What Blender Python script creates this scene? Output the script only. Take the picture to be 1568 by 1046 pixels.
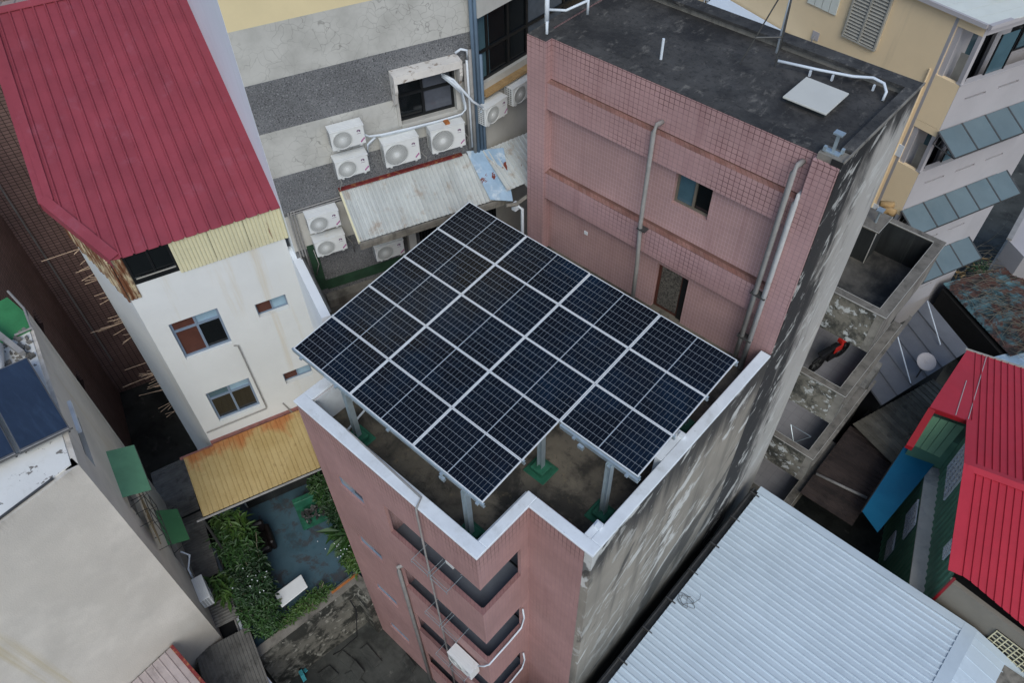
import bpy, math, random
from mathutils import Matrix, Vector

# ------------------------------------------------------------------ scene, camera, light
for o in list(bpy.data.objects):
    bpy.data.objects.remove(o, do_unlink=True)
scn = bpy.context.scene
COL = scn.collection
RND = random.Random(7)
rad = math.radians

cam_d = bpy.data.cameras.new('camera')
cam = bpy.data.objects.new('camera', cam_d)
COL.objects.link(cam)
CF, CR, CU = (-.4426, .4718, -.7626), (.7420, .6702, -.0160), (-.5035, .5730, .6467)
cam.matrix_world = Matrix(((CR[0], CU[0], -CF[0], 10.4644), (CR[1], CU[1], -CF[1], -4.5665),
                           (CR[2], CU[2], -CF[2], 26.2474), (0, 0, 0, 1)))
cam_d.sensor_fit = 'HORIZONTAL'
cam_d.sensor_width = 36
cam_d.lens = 27.703
cam_d.clip_start = .1
cam_d.clip_end = 800
scn.camera = cam

SUN_EL, SUN_AZ = 46, -40          # degrees; azimuth of the sun measured like atan2
wd = bpy.data.worlds.new('World')
scn.world = wd
wd.use_nodes = True
wn = wd.node_tree
wn.nodes.clear()
sky = wn.nodes.new('ShaderNodeTexSky')
sky.sky_type = 'NISHITA'
sky.sun_disc = False
sky.sun_elevation = rad(SUN_EL)
sky.sun_rotation = rad(90 - SUN_AZ)
sky.air_density = 1.0
sky.dust_density = 1.5
sky.ozone_density = 2.5
bg = wn.nodes.new('ShaderNodeBackground')
bg.inputs[1].default_value = .138
wo = wn.nodes.new('ShaderNodeOutputWorld')
wn.links.new(sky.outputs[0], bg.inputs[0])
wn.links.new(bg.outputs[0], wo.inputs[0])
sl = bpy.data.lights.new('sun', 'SUN')
sl.energy = 1.2
sl.angle = rad(36)
sl.color = (1, .995, .92)
sun = bpy.data.objects.new('sun', sl)
COL.objects.link(sun)
sd = Vector((math.cos(rad(SUN_AZ)) * math.cos(rad(SUN_EL)), math.sin(rad(SUN_AZ)) * math.cos(rad(SUN_EL)), math.sin(rad(SUN_EL))))
sun.rotation_euler = (-sd).to_track_quat('-Z', 'Y').to_euler()
sun.location = (0, 0, 60)
scn.view_settings.view_transform = 'Standard'
scn.view_settings.look = 'None'
scn.view_settings.gamma = 1
scn.view_settings.use_curve_mapping = False
scn.view_settings.exposure = .14

# ------------------------------------------------------------------ materials
def S(r, g, b):
    def c(v):
        v /= 255.
        return v / 12.92 if v <= .04045 else ((v + .055) / 1.055) ** 2.4
    return (c(r), c(g), c(b), 1)

class NT:
    def __init__(s, name):
        s.m = bpy.data.materials.new(name)
        s.m.use_nodes = True
        s.t = s.m.node_tree
        s.b = s.t.nodes['Principled BSDF']
    def n(s, k, **kw):
        x = s.t.nodes.new(k)
        for a, v in kw.items():
            setattr(x, a, v)
        return x
    def l(s, a, b):
        s.t.links.new(a, b)

def noise(T, vec, scale, detail=5, rough=.6, dist=0.):
    n = T.n('ShaderNodeTexNoise')
    n.inputs['Scale'].default_value = scale
    n.inputs['Detail'].default_value = detail
    n.inputs['Roughness'].default_value = rough
    n.inputs['Distortion'].default_value = dist
    T.l(vec, n.inputs['Vector'])
    return n.outputs[0]

def ramp(T, v, a, b):
    r = T.n('ShaderNodeMapRange')
    r.interpolation_type = 'SMOOTHSTEP'
    r.inputs[1].default_value = a
    r.inputs[2].default_value = b
    T.l(v, r.inputs[0])
    return r.outputs[0]

def mixc(T, fac, a, b, mode='MIX'):
    m = T.n('ShaderNodeMix', data_type='RGBA', blend_type=mode)
    if isinstance(fac, float):
        m.inputs[0].default_value = fac
    else:
        T.l(fac, m.inputs[0])
    for k, v in ((6, a), (7, b)):
        if isinstance(v, tuple):
            m.inputs[k].default_value = v
        else:
            T.l(v, m.inputs[k])
    return m.outputs[2]

def mul(T, a, b):
    m = T.n('ShaderNodeMath', operation='MULTIPLY')
    for i, v in enumerate((a, b)):
        if isinstance(v, (int, float)):
            m.inputs[i].default_value = v
        else:
            T.l(v, m.inputs[i])
    return m.outputs[0]

MATS = {}
def MT(name, col, rough=.75, var=.25, vs=1.2, layers=(), bump=(60, .15), metal=0., tile=None, rnd=.0, spec=.4):
    """layers: (colour, (sx,sy,sz) noise stretch, scale, lo, hi, strength) blotches or streaks."""
    T = NT(name)
    g = T.n('ShaderNodeNewGeometry')
    pos = g.outputs['Position']
    tc = T.n('ShaderNodeTexCoord')
    c = col
    hgt = None
    if tile:
        tw, th, mort, mcol, colb = tile[:5]
        sep = T.n('ShaderNodeSeparateXYZ')
        T.l(tc.outputs['Object'], sep.inputs[0])
        ad = T.n('ShaderNodeMath', operation='ADD')
        T.l(sep.outputs[0], ad.inputs[0])
        T.l(sep.outputs[1], ad.inputs[1])
        cb = T.n('ShaderNodeCombineXYZ')
        flat = name.startswith('balcony_tile')
        T.l(sep.outputs[0] if flat else ad.outputs[0], cb.inputs[0])
        T.l(sep.outputs[1] if flat else sep.outputs[2], cb.inputs[1])
        br = T.n('ShaderNodeTexBrick')
        br.offset = 0
        br.inputs['Scale'].default_value = 1
        br.inputs['Brick Width'].default_value = tw
        br.inputs['Row Height'].default_value = th
        br.inputs['Mortar Size'].default_value = mort
        br.inputs['Mortar Smooth'].default_value = .2
        br.inputs['Color1'].default_value = col
        br.inputs['Color2'].default_value = colb
        T.l(cb.outputs[0], br.inputs['Vector'])
        if len(tile) > 5:                      # grout darkens in dirty patches
            mk = ramp(T, noise(T, pos, tile[6], 5, .7), tile[7], tile[8])
            if len(tile) > 9:
                ma = T.n('ShaderNodeMath', operation='MULTIPLY_ADD')
                sz = T.n('ShaderNodeSeparateXYZ')
                T.l(pos, sz.inputs[0])
                mz = T.n('ShaderNodeMapping')
                mz.inputs['Scale'].default_value = (1, 1, .25)
                T.l(pos, mz.inputs[0])
                T.l(noise(T, mz.outputs[0], 3.5, 4, .7), ma.inputs[0])
                ma.inputs[1].default_value = 1.8
                T.l(sz.outputs[2], ma.inputs[2])
                mx = T.n('ShaderNodeMath', operation='MAXIMUM')
                T.l(mk, mx.inputs[0])
                T.l(ramp(T, ma.outputs[0], tile[9], tile[10]), mx.inputs[1])
                mk = mx.outputs[0]
            T.l(mixc(T, mk, mcol, tile[5]), br.inputs['Mortar'])
        else:
            br.inputs['Mortar'].default_value = mcol
        c = br.outputs['Color']
        hgt = br.outputs['Fac']
    if var:
        d = tuple(v * (1 - var) for v in col[:3]) + (1,)
        e = tuple(min(1, v * (1 + var * .6)) for v in col[:3]) + (1,)
        nz = noise(T, pos, vs, 6, .65)
        tint = mixc(T, ramp(T, nz, .3, .7), (1 - var, 1 - var, 1 - var, 1), (1 + var * .5, 1 + var * .5, 1 + var * .5, 1))
        c = mixc(T, 1., c, tint, 'MULTIPLY')
    if rnd:
        oi = T.n('ShaderNodeObjectInfo')
        mr = T.n('ShaderNodeMapRange')
        mr.inputs[3].default_value = 1 - rnd
        mr.inputs[4].default_value = 1 + rnd
        T.l(oi.outputs['Random'], mr.inputs[0])
        cc = T.n('ShaderNodeCombineXYZ')
        for i in range(3):
            T.l(mr.outputs[0], cc.inputs[i])
        c = mixc(T, 1., c, cc.outputs[0], 'MULTIPLY')
    for i, (lc, st, sc, lo, hi, amt) in enumerate(layers):
        mp = T.n('ShaderNodeMapping')
        mp.inputs['Scale'].default_value = st[:3]
        if len(st) > 3:
            mp.vector_type = 'TEXTURE'
            mp.inputs['Rotation'].default_value = (rad(st[3]), 0, 0)
        mp.inputs['Location'].default_value = (i * 7.3, i * 3.1, i * 1.7)
        T.l(pos, mp.inputs[0])
        f = ramp(T, noise(T, mp.outputs[0], sc, 8, .68, .3), lo, hi)
        c = mixc(T, mul(T, f, amt), c, lc)
    if isinstance(c, tuple):
        T.b.inputs['Base Color'].default_value = c
    else:
        T.l(c, T.b.inputs['Base Color'])
    T.b.inputs['Metallic'].default_value = metal
    T.b.inputs['Specular IOR Level'].default_value = spec
    rn = T.n('ShaderNodeMapRange')
    rn.inputs[3].default_value = max(.05, rough - .12)
    rn.inputs[4].default_value = min(1, rough + .12)
    T.l(noise(T, pos, 3.1, 4), rn.inputs[0])
    T.l(rn.outputs[0], T.b.inputs['Roughness'])
    nrm = None
    if bump:
        bp = T.n('ShaderNodeBump')
        bp.inputs['Strength'].default_value = bump[1]
        bp.inputs['Distance'].default_value = .02
        T.l(noise(T, pos, bump[0], 4), bp.inputs['Height'])
        nrm = bp.outputs[0]
    if hgt is not None:
        b2 = T.n('ShaderNodeBump', invert=True)
        b2.inputs['Strength'].default_value = .18
        b2.inputs['Distance'].default_value = .01
        T.l(hgt, b2.inputs['Height'])
        if nrm:
            T.l(nrm, b2.inputs['Normal'])
        nrm = b2.outputs[0]
    if nrm:
        T.l(nrm, T.b.inputs['Normal'])
    MATS[name] = T.m
    return T.m

BLK, DRT = S(28, 28, 28), S(70, 62, 52)
V1, H1 = (1, 1, .06), (1, 1, 1)
m_pink = MT('pink_tile', S(174, 137, 131), .55, .14, .5, (((S(120, 84, 84)), V1, 2.2, .52, .8, .45), (S(196, 160, 160), V1, 3.5, .58, .85, .35)),
            (90, .08), tile=(.1, .2, .006, S(162, 126, 127), S(168, 132, 127), S(88, 62, 60), .7, .52, .75, 12.9, 13.6))
m_pinkp = MT('pink_tile_square', S(182, 147, 144), .55, .14, .55, ((S(128, 90, 92), V1, 2., .5, .8, .45),),
             (90, .08), tile=(.115, .115, .007, S(160, 130, 131), S(178, 143, 141), S(90, 62, 64), .6, .44, .7, 18.2, 18.7))
m_pinkr = MT('pink_tile_mosaic', S(175, 142, 138), .55, .12, .6, ((S(130, 92, 94), V1, 2., .5, .85, .5),),
             (90, .08), tile=(.075, .12, .004, S(196, 166, 165), S(170, 138, 135)))
m_ledge = MT('ledge_tile', S(150, 116, 108), .7, .3, 3, ((S(96, 74, 60), H1, 6, .45, .7, .6),), tile=(.115, .06, .006, S(110, 80, 72), S(140, 100, 90)))
m_sill = MT('sill_tile', S(150, 112, 108), .7, .2, 2, ((S(120, 88, 78), H1, 4, .5, .7, .5),), tile=(.11, .11, .006, S(120, 88, 86), S(144, 106, 104)))
m_cap = MT('white_paint', S(222, 228, 232), .6, .08, 2, ((S(176, 178, 174), H1, 2.4, .5, .75, .5), (S(120, 120, 114), H1, 9, .64, .74, .5)), (40, .15))
m_roofmain = MT('mossy_roof', S(112, 106, 94), .85, .35, .8, ((S(44, 44, 42), H1, 1.1, .42, .62, .85), (S(132, 120, 96), H1, 3.5, .56, .72, .55), (S(38, 38, 36), H1, 6, .55, .7, .6)), (30, .35))
m_roofdark = MT('dark_membrane_roof', S(72, 71, 69), .85, .35, 1.1, ((S(36, 36, 37), H1, .7, .45, .65, .85), (S(132, 128, 120), (1, .5, 1), 5., .54, .72, .6), (S(34, 34, 34), H1, 9, .5, .65, .6)), (25, .5))
def stained(name, base, lay):
    """weathered render: lay = list of (colour, kind, ...) masks shaped by run-off and flaking"""
    T = NT(name)
    g = T.n('ShaderNodeNewGeometry')
    pos = g.outputs['Position']
    sp = T.n('ShaderNodeSeparateXYZ')
    T.l(pos, sp.inputs[0])
    c = mixc(T, ramp(T, noise(T, pos, .7, 6), .3, .7), base, tuple(v * .78 for v in base[:3]) + (1,))
    for i, (col, axis, a, b, nscale, st, namp, amt) in enumerate(lay):
        mp = T.n('ShaderNodeMapping')
        mp.inputs['Location'].default_value = (i * 5.3, i * 2.1, i * 3.7)
        mp.inputs['Scale'].default_value = st[:3]
        if len(st) > 3:
            mp.vector_type = 'TEXTURE'
            mp.inputs['Rotation'].default_value = (rad(st[3]), 0, 0)
        T.l(pos, mp.inputs[0])
        nz = noise(T, mp.outputs[0], nscale, 8, .66, .4)
        if axis is None:
            f = ramp(T, nz, a, b)
        else:
            ma = T.n('ShaderNodeMath', operation='MULTIPLY_ADD')
            T.l(nz, ma.inputs[0])
            ma.inputs[1].default_value = namp
            T.l(sp.outputs[axis], ma.inputs[2])
            f = ramp(T, ma.outputs[0], a, b)
        c = mixc(T, mul(T, f, amt), c, col)
    T.l(c, T.b.inputs['Base Color'])
    T.b.inputs['Roughness'].default_value = .88
    bp = T.n('ShaderNodeBump')
    bp.inputs['Strength'].default_value = .35
    bp.inputs['Distance'].default_value = .02
    T.l(noise(T, pos, 28, 5), bp.inputs['Height'])
    T.l(bp.outputs[0], T.b.inputs['Normal'])
    return T.m
V9 = (1, 1, .07)
m_conc = stained('stained_concrete', S(156, 149, 136), [
    (S(74, 71, 66), None, .46, .74, 1.3, V9, 0, .75),                 # broad vertical run-off
    (S(50, 49, 48), 2, 12.9, 14.3, 2.6, (1, 1, .1), 3.4, .9),          # black drips from the coping
    (S(46, 46, 46), 1, 8.3, 9.2, 1.1, (1, 2.5, 1, 45), 3.2, .9),       # mould towards the tower
    (S(208, 208, 202), None, .555, .58, .8, (1, 3.2, 1, 42), 0, .85),   # pale flaked streaks
    (S(190, 189, 182), None, .575, .61, 2.2, (1, 2.6, 1, 42), 0, .6),
    (S(60, 58, 55), None, .57, .63, .8, (1, 4, 1, 50), 0, .8),
    (S(40, 46, 44), 2, 9.2, 5.0, 1.2, (1, 1, .4), 2.4, .8)])            # darker towards the foot
m_conc2 = stained('black_stained_concrete', S(158, 153, 144), [
    (S(186, 184, 178), 1, 8.6, 11.0, 1.5, (1, 1, .3), 2.2, .7),
    (S(38, 38, 38), 1, 11.2, 9.9, 1.7, (1, 1.4, .35), 4.0, .97),       # black mould along the tower corner
    (S(30, 30, 30), 2, 18.5, 19.3, 2.2, (1, 1, .3), 3.0, .95),          # black top strip
    (S(196, 196, 190), None, .55, .62, 2.6, (1, 2.2, 1, 55), 0, .8),
    (S(60, 58, 55), None, .56, .7, 6, V9, 0, .6)])
m_peel = MT('peeling_concrete', S(128, 124, 112), .9, .3, 1.5, ((S(44, 46, 42), H1, 2.2, .42, .6, .85), (S(196, 199, 196), H1, 3.4, .55, .58, .8)), (25, .5))
m_pconc = MT('plain_concrete', S(134, 130, 121), .88, .3, 1.2, ((S(58, 56, 52), V1, 2.4, .46, .7, .7), (S(72, 70, 64), H1, 2.2, .5, .7, .6)), (30, .3))
m_ter = MT('terrace_floor', S(104, 100, 92), .85, .3, .8, ((S(36, 38, 38), H1, .6, .4, .62, .9),), (30, .3))
m_dconc = MT('painted_wall_shade', S(48, 51, 50), .85, .3, 1., ((S(28, 30, 30), V1, 2, .4, .65, .8), (S(96, 98, 94), V1, 3, .6, .75, .5)), (30, .3))
m_alu = MT('galvanised_steel', S(176, 190, 196), .35, .12, 4, (), (50, .05), metal=.55)
m_frame = MT('panel_frame', S(222, 226, 228), .45, .04, 4, (), None)
m_back = MT('panel_backsheet', S(162, 171, 178), .25, 0, 1, (), None, spec=.5)
m_cell = MT('solar_cell', S(13, 18, 27), .2, .2, .7, ((S(15, 32, 50), H1, .55, .42, .7, .9), (S(22, 19, 22), H1, .4, .5, .7, .6)), None, rnd=.15, spec=.25)
m_green = MT('green_waterproofing', S(44, 106, 82), .6, .3, 3, ((S(28, 66, 54), H1, 4, .5, .7, .6),), (40, .2))
m_white = MT('white_wall_paint', S(220, 222, 219), .8, .07, .35, ((S(200, 184, 148), V1, 1.1, .55, .75, .65), (S(170, 166, 158), V1, 2.6, .6, .8, .5)), (50, .12))
m_whiteb = MT('bright_white_wall', S(236, 242, 246), .75, .06, .4, ((S(200, 196, 180), V1, 1.6, .6, .85, .4),), (50, .1))
m_red = MT('crimson_roof_sheet', S(147, 64, 74), .5, .12, .9, ((S(160, 100, 114), (1, 1, 1), 1.9, .52, .8, .42), (S(122, 46, 60), H1, 3, .55, .75, .4)), (30, .05), rnd=.05)
m_red2 = MT('bright_red_roof_sheet', S(184, 44, 60), .5, .1, .8, ((S(170, 40, 56), H1, 1.2, .45, .75, .5), (S(196, 84, 96), (1, 1, 1), 4, .6, .8, .35)), (30, .04), rnd=.03)
m_redd = MT('dark_red_metal', S(150, 24, 34), .5, .1, 1)
m_redtrim = MT('rusty_red_trim', S(122, 44, 44), .7, .3, 6, ((S(160, 110, 70), H1, 9, .52, .62, .8),))
m_batten = MT('faded_red_batten', S(150, 104, 98), .8, .25, 4, ((S(120, 112, 106), H1, 3, .5, .7, .6),))
m_cream = MT('cream_metal_cladding', S(212, 206, 172), .6, .08, 1, ((S(110, 62, 34), (1, 1, .2), 5, .64, .72, .9),), (30, .05))
m_rust = MT('rusted_cladding', S(200, 184, 150), .7, .2, 3, ((S(104, 56, 28), (1, 1, .3), 4, .42, .55, .95), (S(60, 36, 24), (1, 1, .4), 7, .55, .65, .9)))
m_greydark = MT('dark_pebble_render', S(116, 117, 118), .9, .2, 1.2, ((S(176, 177, 176), H1, 34, .54, .66, .75), (S(52, 53, 55), H1, 30, .5, .62, .8)), (50, .7))
m_greylite = MT('cracked_plaster', S(186, 184, 176), .88, .1, .9, ((S(150, 148, 140), H1, 1.4, .5, .75, .5),), (50, .15))
m_creamwall = MT('cream_wall', S(222, 206, 164), .85, .06, .6, (), (40, .1))
m_brown = MT('brown_tile', S(160, 130, 122), .6, .2, .5, ((S(80, 62, 60), V1, 1.6, .5, .75, .5),), (60, .1),
             tile=(.2, .115, .012, S(76, 60, 56), S(146, 118, 110)))
m_beige = stained('beige_wall_paint', S(224, 218, 206), [
    (S(206, 200, 188), None, .4, .6, .6, (1, 1, 1), 0, .6),
    (S(196, 182, 144), None, .56, .68, .9, (1, 1, .03), 0, .7),
    (S(168, 164, 154), None, .58, .76, 2.4, (1, 1, .04), 0, .5),
    (S(120, 114, 104), 2, 13.35, 14.2, 3.5, (1, 1, .15), 2.0, .6),
    (S(150, 142, 126), 2, 7.2, 4.2, 1.6, (1, 1, .4), 2.4, .5)])
m_beigeroof = MT('flaking_white_roof', S(222, 222, 216), .8, .07, 1, ((S(104, 98, 90), H1, 2.6, .6, .615, .9), (S(190, 186, 176), H1, 3, .55, .75, .5)), (40, .2))
m_coll = MT('collector_glass', S(40, 52, 70), .2, .2, .8, ((S(54, 70, 90), (1, 6, 1), 1, .45, .75, .6),), None, spec=.6)
m_collf = MT('collector_frame', S(122, 122, 122), .5, .2, 5, metal=.5)
m_gawn = MT('green_awning_sheet', S(104, 158, 122), .6, .12, 2, ((S(176, 206, 180), (1, 1, 1), 7, .66, .7, .7),), (30, .1))
m_gawn2 = MT('deep_green_awning_sheet', S(70, 130, 84), .6, .12, 2, ((S(190, 200, 180), H1, 10, .68, .72, .7),), (30, .1))
def yellow_sheet():
    """rust eats in from the upper edge of each sheet (object x runs down the slope)"""
    T = NT('yellow_roof_sheet')
    tc = T.n('ShaderNodeTexCoord')
    g = T.n('ShaderNodeNewGeometry')
    pos = g.outputs['Position']
    sp = T.n('ShaderNodeSeparateXYZ')
    T.l(tc.outputs['Object'], sp.inputs[0])
    c = mixc(T, ramp(T, noise(T, pos, 1.2, 6), .3, .7), S(184, 162, 112), S(170, 146, 94))
    ma = T.n('ShaderNodeMath', operation='MULTIPLY_ADD')
    T.l(noise(T, pos, 1.3, 6, .6, .3), ma.inputs[0])
    ma.inputs[1].default_value = -2.6
    T.l(sp.outputs[0], ma.inputs[2])
    c = mixc(T, mul(T, ramp(T, ma.outputs[0], -.75, -1.35), .85), c, S(166, 98, 44))
    c = mixc(T, mul(T, ramp(T, noise(T, pos, 7, 5), .58, .72), .5), c, S(140, 112, 70))
    T.l(c, T.b.inputs['Base Color'])
    T.b.inputs['Roughness'].default_value = .6
    return T.m
m_yawn = yellow_sheet()
m_tin = MT('weathered_tin', S(186, 190, 186), .5, .1, 2, ((S(150, 126, 100), (1, 1, 1), 3.2, .52, .72, .6), (S(104, 64, 40), H1, 5, .64, .72, .8)), (30, .1), rnd=.1)
m_tinb = MT('bluish_tin_patch', S(150, 176, 196), .4, .15, 3, ((S(206, 214, 216), H1, 2.5, .5, .65, .7), (S(112, 48, 28), H1, 2.2, .62, .635, 1.)), (20, .3))
m_gtin = MT('grey_old_tin', S(112, 110, 104), .8, .25, 1.6, ((S(56, 54, 50), (1, 1, 1), 3, .48, .7, .7),), (30, .2), rnd=.14)
m_ptin = MT('pinkish_old_tin', S(176, 164, 160), .75, .15, 1.6, ((S(110, 100, 96), H1, 4, .52, .72, .6),), (30, .15), rnd=.1)
m_silver = MT('silver_roof_sheet', S(200, 214, 222), .42, .05, .5, ((S(182, 196, 204), H1, .8, .45, .75, .6), (S(160, 168, 170), (.15, 2, 1), 1.6, .6, .8, .4)), (30, .03), metal=.1, rnd=.03)
m_lgrey = MT('light_grey_sheet', S(104, 106, 110), .55, .15, 1, ((S(110, 112, 114), H1, 1.4, .5, .75, .6),), (30, .08), rnd=.05)
m_dgreen = MT('dark_green_cladding', S(96, 140, 116), .55, .12, 1, (), (30, .05), rnd=.04)
m_lgreen = MT('pale_green_cladding', S(92, 134, 104), .55, .1, 1, (), (30, .05), rnd=.04)
m_blue = MT('blue_sheet', S(24, 112, 150), .45, .1, .8, ((S(14, 86, 128), H1, 1, .5, .8, .5),))
m_ywall = MT('yellow_plaster', S(238, 214, 174), .85, .06, .4, ((S(190, 172, 142), V1, 1.2, .55, .78, .5),), (50, .1))
m_lilac = MT('pale_lilac_wall', S(178, 174, 174), .8, .07, .5, ((S(160, 156, 162), V1, 2, .58, .8, .4),), (50, .08))
m_teal = MT('teal_glazed_awning', S(102, 118, 122), .45, .1, 1., ((S(86, 106, 112), H1, 1.2, .45, .75, .6),), None, rnd=.06, spec=.5)
m_pale = MT('pale_roof_panel', S(214, 218, 208), .6, .06, 1)
m_louver = MT('grey_louver', S(168, 166, 156), .6, .08, 2)
m_pvc = MT('white_pvc', S(214, 222, 228), .4, .06, 3)
m_pvcl = MT('light_grey_pvc', S(184, 184, 182), .5, .12, 3, ((S(140, 132, 122), H1, 4, .56, .75, .5),))
m_pvcg = MT('grey_pvc', S(150, 148, 144), .55, .15, 3, ((S(104, 96, 88), H1, 5, .55, .75, .5),))
m_pipeblue = MT('blue_grey_pipe', S(104, 124, 142), .5, .1, 3)
m_acw = MT('ac_white', S(220, 222, 219), .5, .05, 4, ((S(186, 178, 160), H1, 4, .55, .78, .5),), rnd=.05)
m_acg = MT('ac_grille', S(206, 208, 204), .55, .03, 4)
m_acd = MT('ac_dark_interior', S(140, 142, 140), .7, .1, 6)
m_acp = MT('ac_purple_print', S(96, 34, 92), .5, 0, 1, (), None)
m_acpk = MT('ac_magenta_print', S(168, 70, 140), .5, 0, 1, (), None)
m_glass = MT('dark_glass', S(18, 22, 24), .08, .2, 1, (), None, spec=.7)
m_glassb = MT('blue_grey_glass', S(74, 102, 112), .1, .2, 1.2, (), None, spec=.7)
m_glassl = MT('pale_blue_glass', S(150, 178, 194), .15, .15, 2, (), None, spec=.6)
m_board = MT('brown_board', S(88, 52, 42), .6, .15, 3)
m_wframe = MT('blue_grey_frame', S(126, 142, 160), .5, .06, 3)
m_bframe = MT('black_frame', S(24, 26, 28), .4, .1, 3)
m_oframe = MT('olive_frame', S(110, 104, 92), .6, .1, 3)
m_bfloor = MT('balcony_grey_floor', S(112, 118, 126), .7, .15, 1.5)
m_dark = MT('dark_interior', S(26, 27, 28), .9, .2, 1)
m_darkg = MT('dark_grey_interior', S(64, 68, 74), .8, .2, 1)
m_ground = MT('dirty_ground', S(74, 76, 72), .9, .3, .4, ((S(36, 38, 36), H1, .7, .42, .65, .8), (S(120, 120, 112), H1, 2.4, .58, .72, .6), (S(44, 58, 40), H1, 1.6, .6, .75, .6)), (20, .4))
m_alley = MT('mossy_wall', S(120, 118, 108), .9, .3, 1.4, ((S(30, 32, 28), H1, 1.5, .42, .56, .9), (S(172, 170, 158), H1, 4.2, .56, .64, .7)), (16, .6))
m_patio = MT('blue_painted_floor', S(74, 102, 114), .75, .2, .7, ((S(70, 62, 60), H1, 1.6, .5, .62, .8), (S(48, 80, 92), H1, .8, .5, .7, .6)), (30, .15))
m_deck = MT('slatted_deck', S(128, 122, 108), .8, .25, 2, ((S(70, 66, 58), H1, 3, .5, .7, .7),), rnd=.2)
m_rod = MT('rusty_rod', S(196, 168, 140), .8, .25, 5)
m_wood = MT('old_wood', S(170, 140, 96), .8, .25, 4, ((S(120, 82, 44), (1, 6, 6), 3, .5, .7, .6),))
m_bamboo = MT('bamboo_slat', S(150, 134, 104), .8, .25, 5)
m_rubber = MT('black_rubber', S(20, 20, 21), .7, .2, 5)
m_bikered = MT('bike_red', S(196, 44, 34), .4, .1, 5)
m_iron = MT('dull_iron', S(92, 92, 90), .55, .2, 5, metal=.6)
m_vine = MT('dry_vine', S(134, 126, 106), .85, .2, 4)
m_dvine = MT('grey_dry_vine', S(112, 106, 92), .85, .2, 4)
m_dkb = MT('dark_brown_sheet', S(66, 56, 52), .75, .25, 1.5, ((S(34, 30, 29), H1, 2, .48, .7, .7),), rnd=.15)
m_tarp = MT('blue_green_rusty_tin', S(78, 108, 114), .75, .25, 1.3, ((S(84, 54, 44), (1, 1, 1), 1.5, .45, .54, .95), (S(22, 32, 32), H1, 2.6, .46, .6, .85)), (20, .4), rnd=.4)
m_orange = MT('terracotta_edge', S(176, 110, 60), .8, .2, 4)
m_table = MT('white_table_top', S(224, 226, 224), .5, .06, 2)
m_leather = MT('brown_leather', S(32, 26, 25), .5, .2, 4)

def leafmat(name, a, b):
    T = NT(name)
    g = T.n('ShaderNodeNewGeometry')
    f = ramp(T, noise(T, g.outputs['Position'], 2.6, 3), .3, .7)
    c = mixc(T, f, a, b)
    T.l(c, T.b.inputs['Base Color'])
    T.b.inputs['Roughness'].default_value = .55
    T.b.inputs['Subsurface Weight'].default_value = 0
    return T.m
m_leaf1 = leafmat('leaf_mid_green', S(36, 66, 30), S(56, 90, 38))
m_leaf2 = leafmat('leaf_dark_green', S(26, 50, 26), S(42, 74, 36))
m_leaf3 = leafmat('leaf_yellow_green', S(76, 104, 42), S(52, 86, 36))

def crack_plaster():
    """fine branching cracks in the plaster bands"""
    T = NT('crazed_plaster')
    g = T.n('ShaderNodeNewGeometry')
    pos = g.outputs['Position']
    nz = T.n('ShaderNodeTexNoise')
    nz.inputs['Scale'].default_value = 2.2
    T.l(pos, nz.inputs['Vector'])
    ma = T.n('ShaderNodeVectorMath', operation='MULTIPLY_ADD')
    ma.inputs[1].default_value = (.5, .5, .5)
    T.l(nz.outputs['Color'], ma.inputs[0])
    T.l(pos, ma.inputs[2])
    vo = T.n('ShaderNodeTexVoronoi', feature='DISTANCE_TO_EDGE')
    vo.inputs['Scale'].default_value = 4.6
    T.l(ma.outputs[0], vo.inputs['Vector'])
    line = ramp(T, vo.outputs['Distance'], .03, .0)
    msk = ramp(T, noise(T, pos, .8, 2), .34, .56)
    f = mul(T, mul(T, line, msk), .55)
    c0 = mixc(T, ramp(T, noise(T, pos, 1.3, 6), .35, .7), S(190, 189, 182), S(168, 167, 160))
    T.l(mixc(T, f, c0, S(104, 102, 96)), T.b.inputs['Base Color'])
    T.b.inputs['Roughness'].default_value = .88
    return T.m
m_crack = crack_plaster()

# ------------------------------------------------------------------ mesh helpers
def vadd(a, b, k=1.):
    return (a[0] + b[0] * k, a[1] + b[1] * k, a[2] + b[2] * k)

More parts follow.
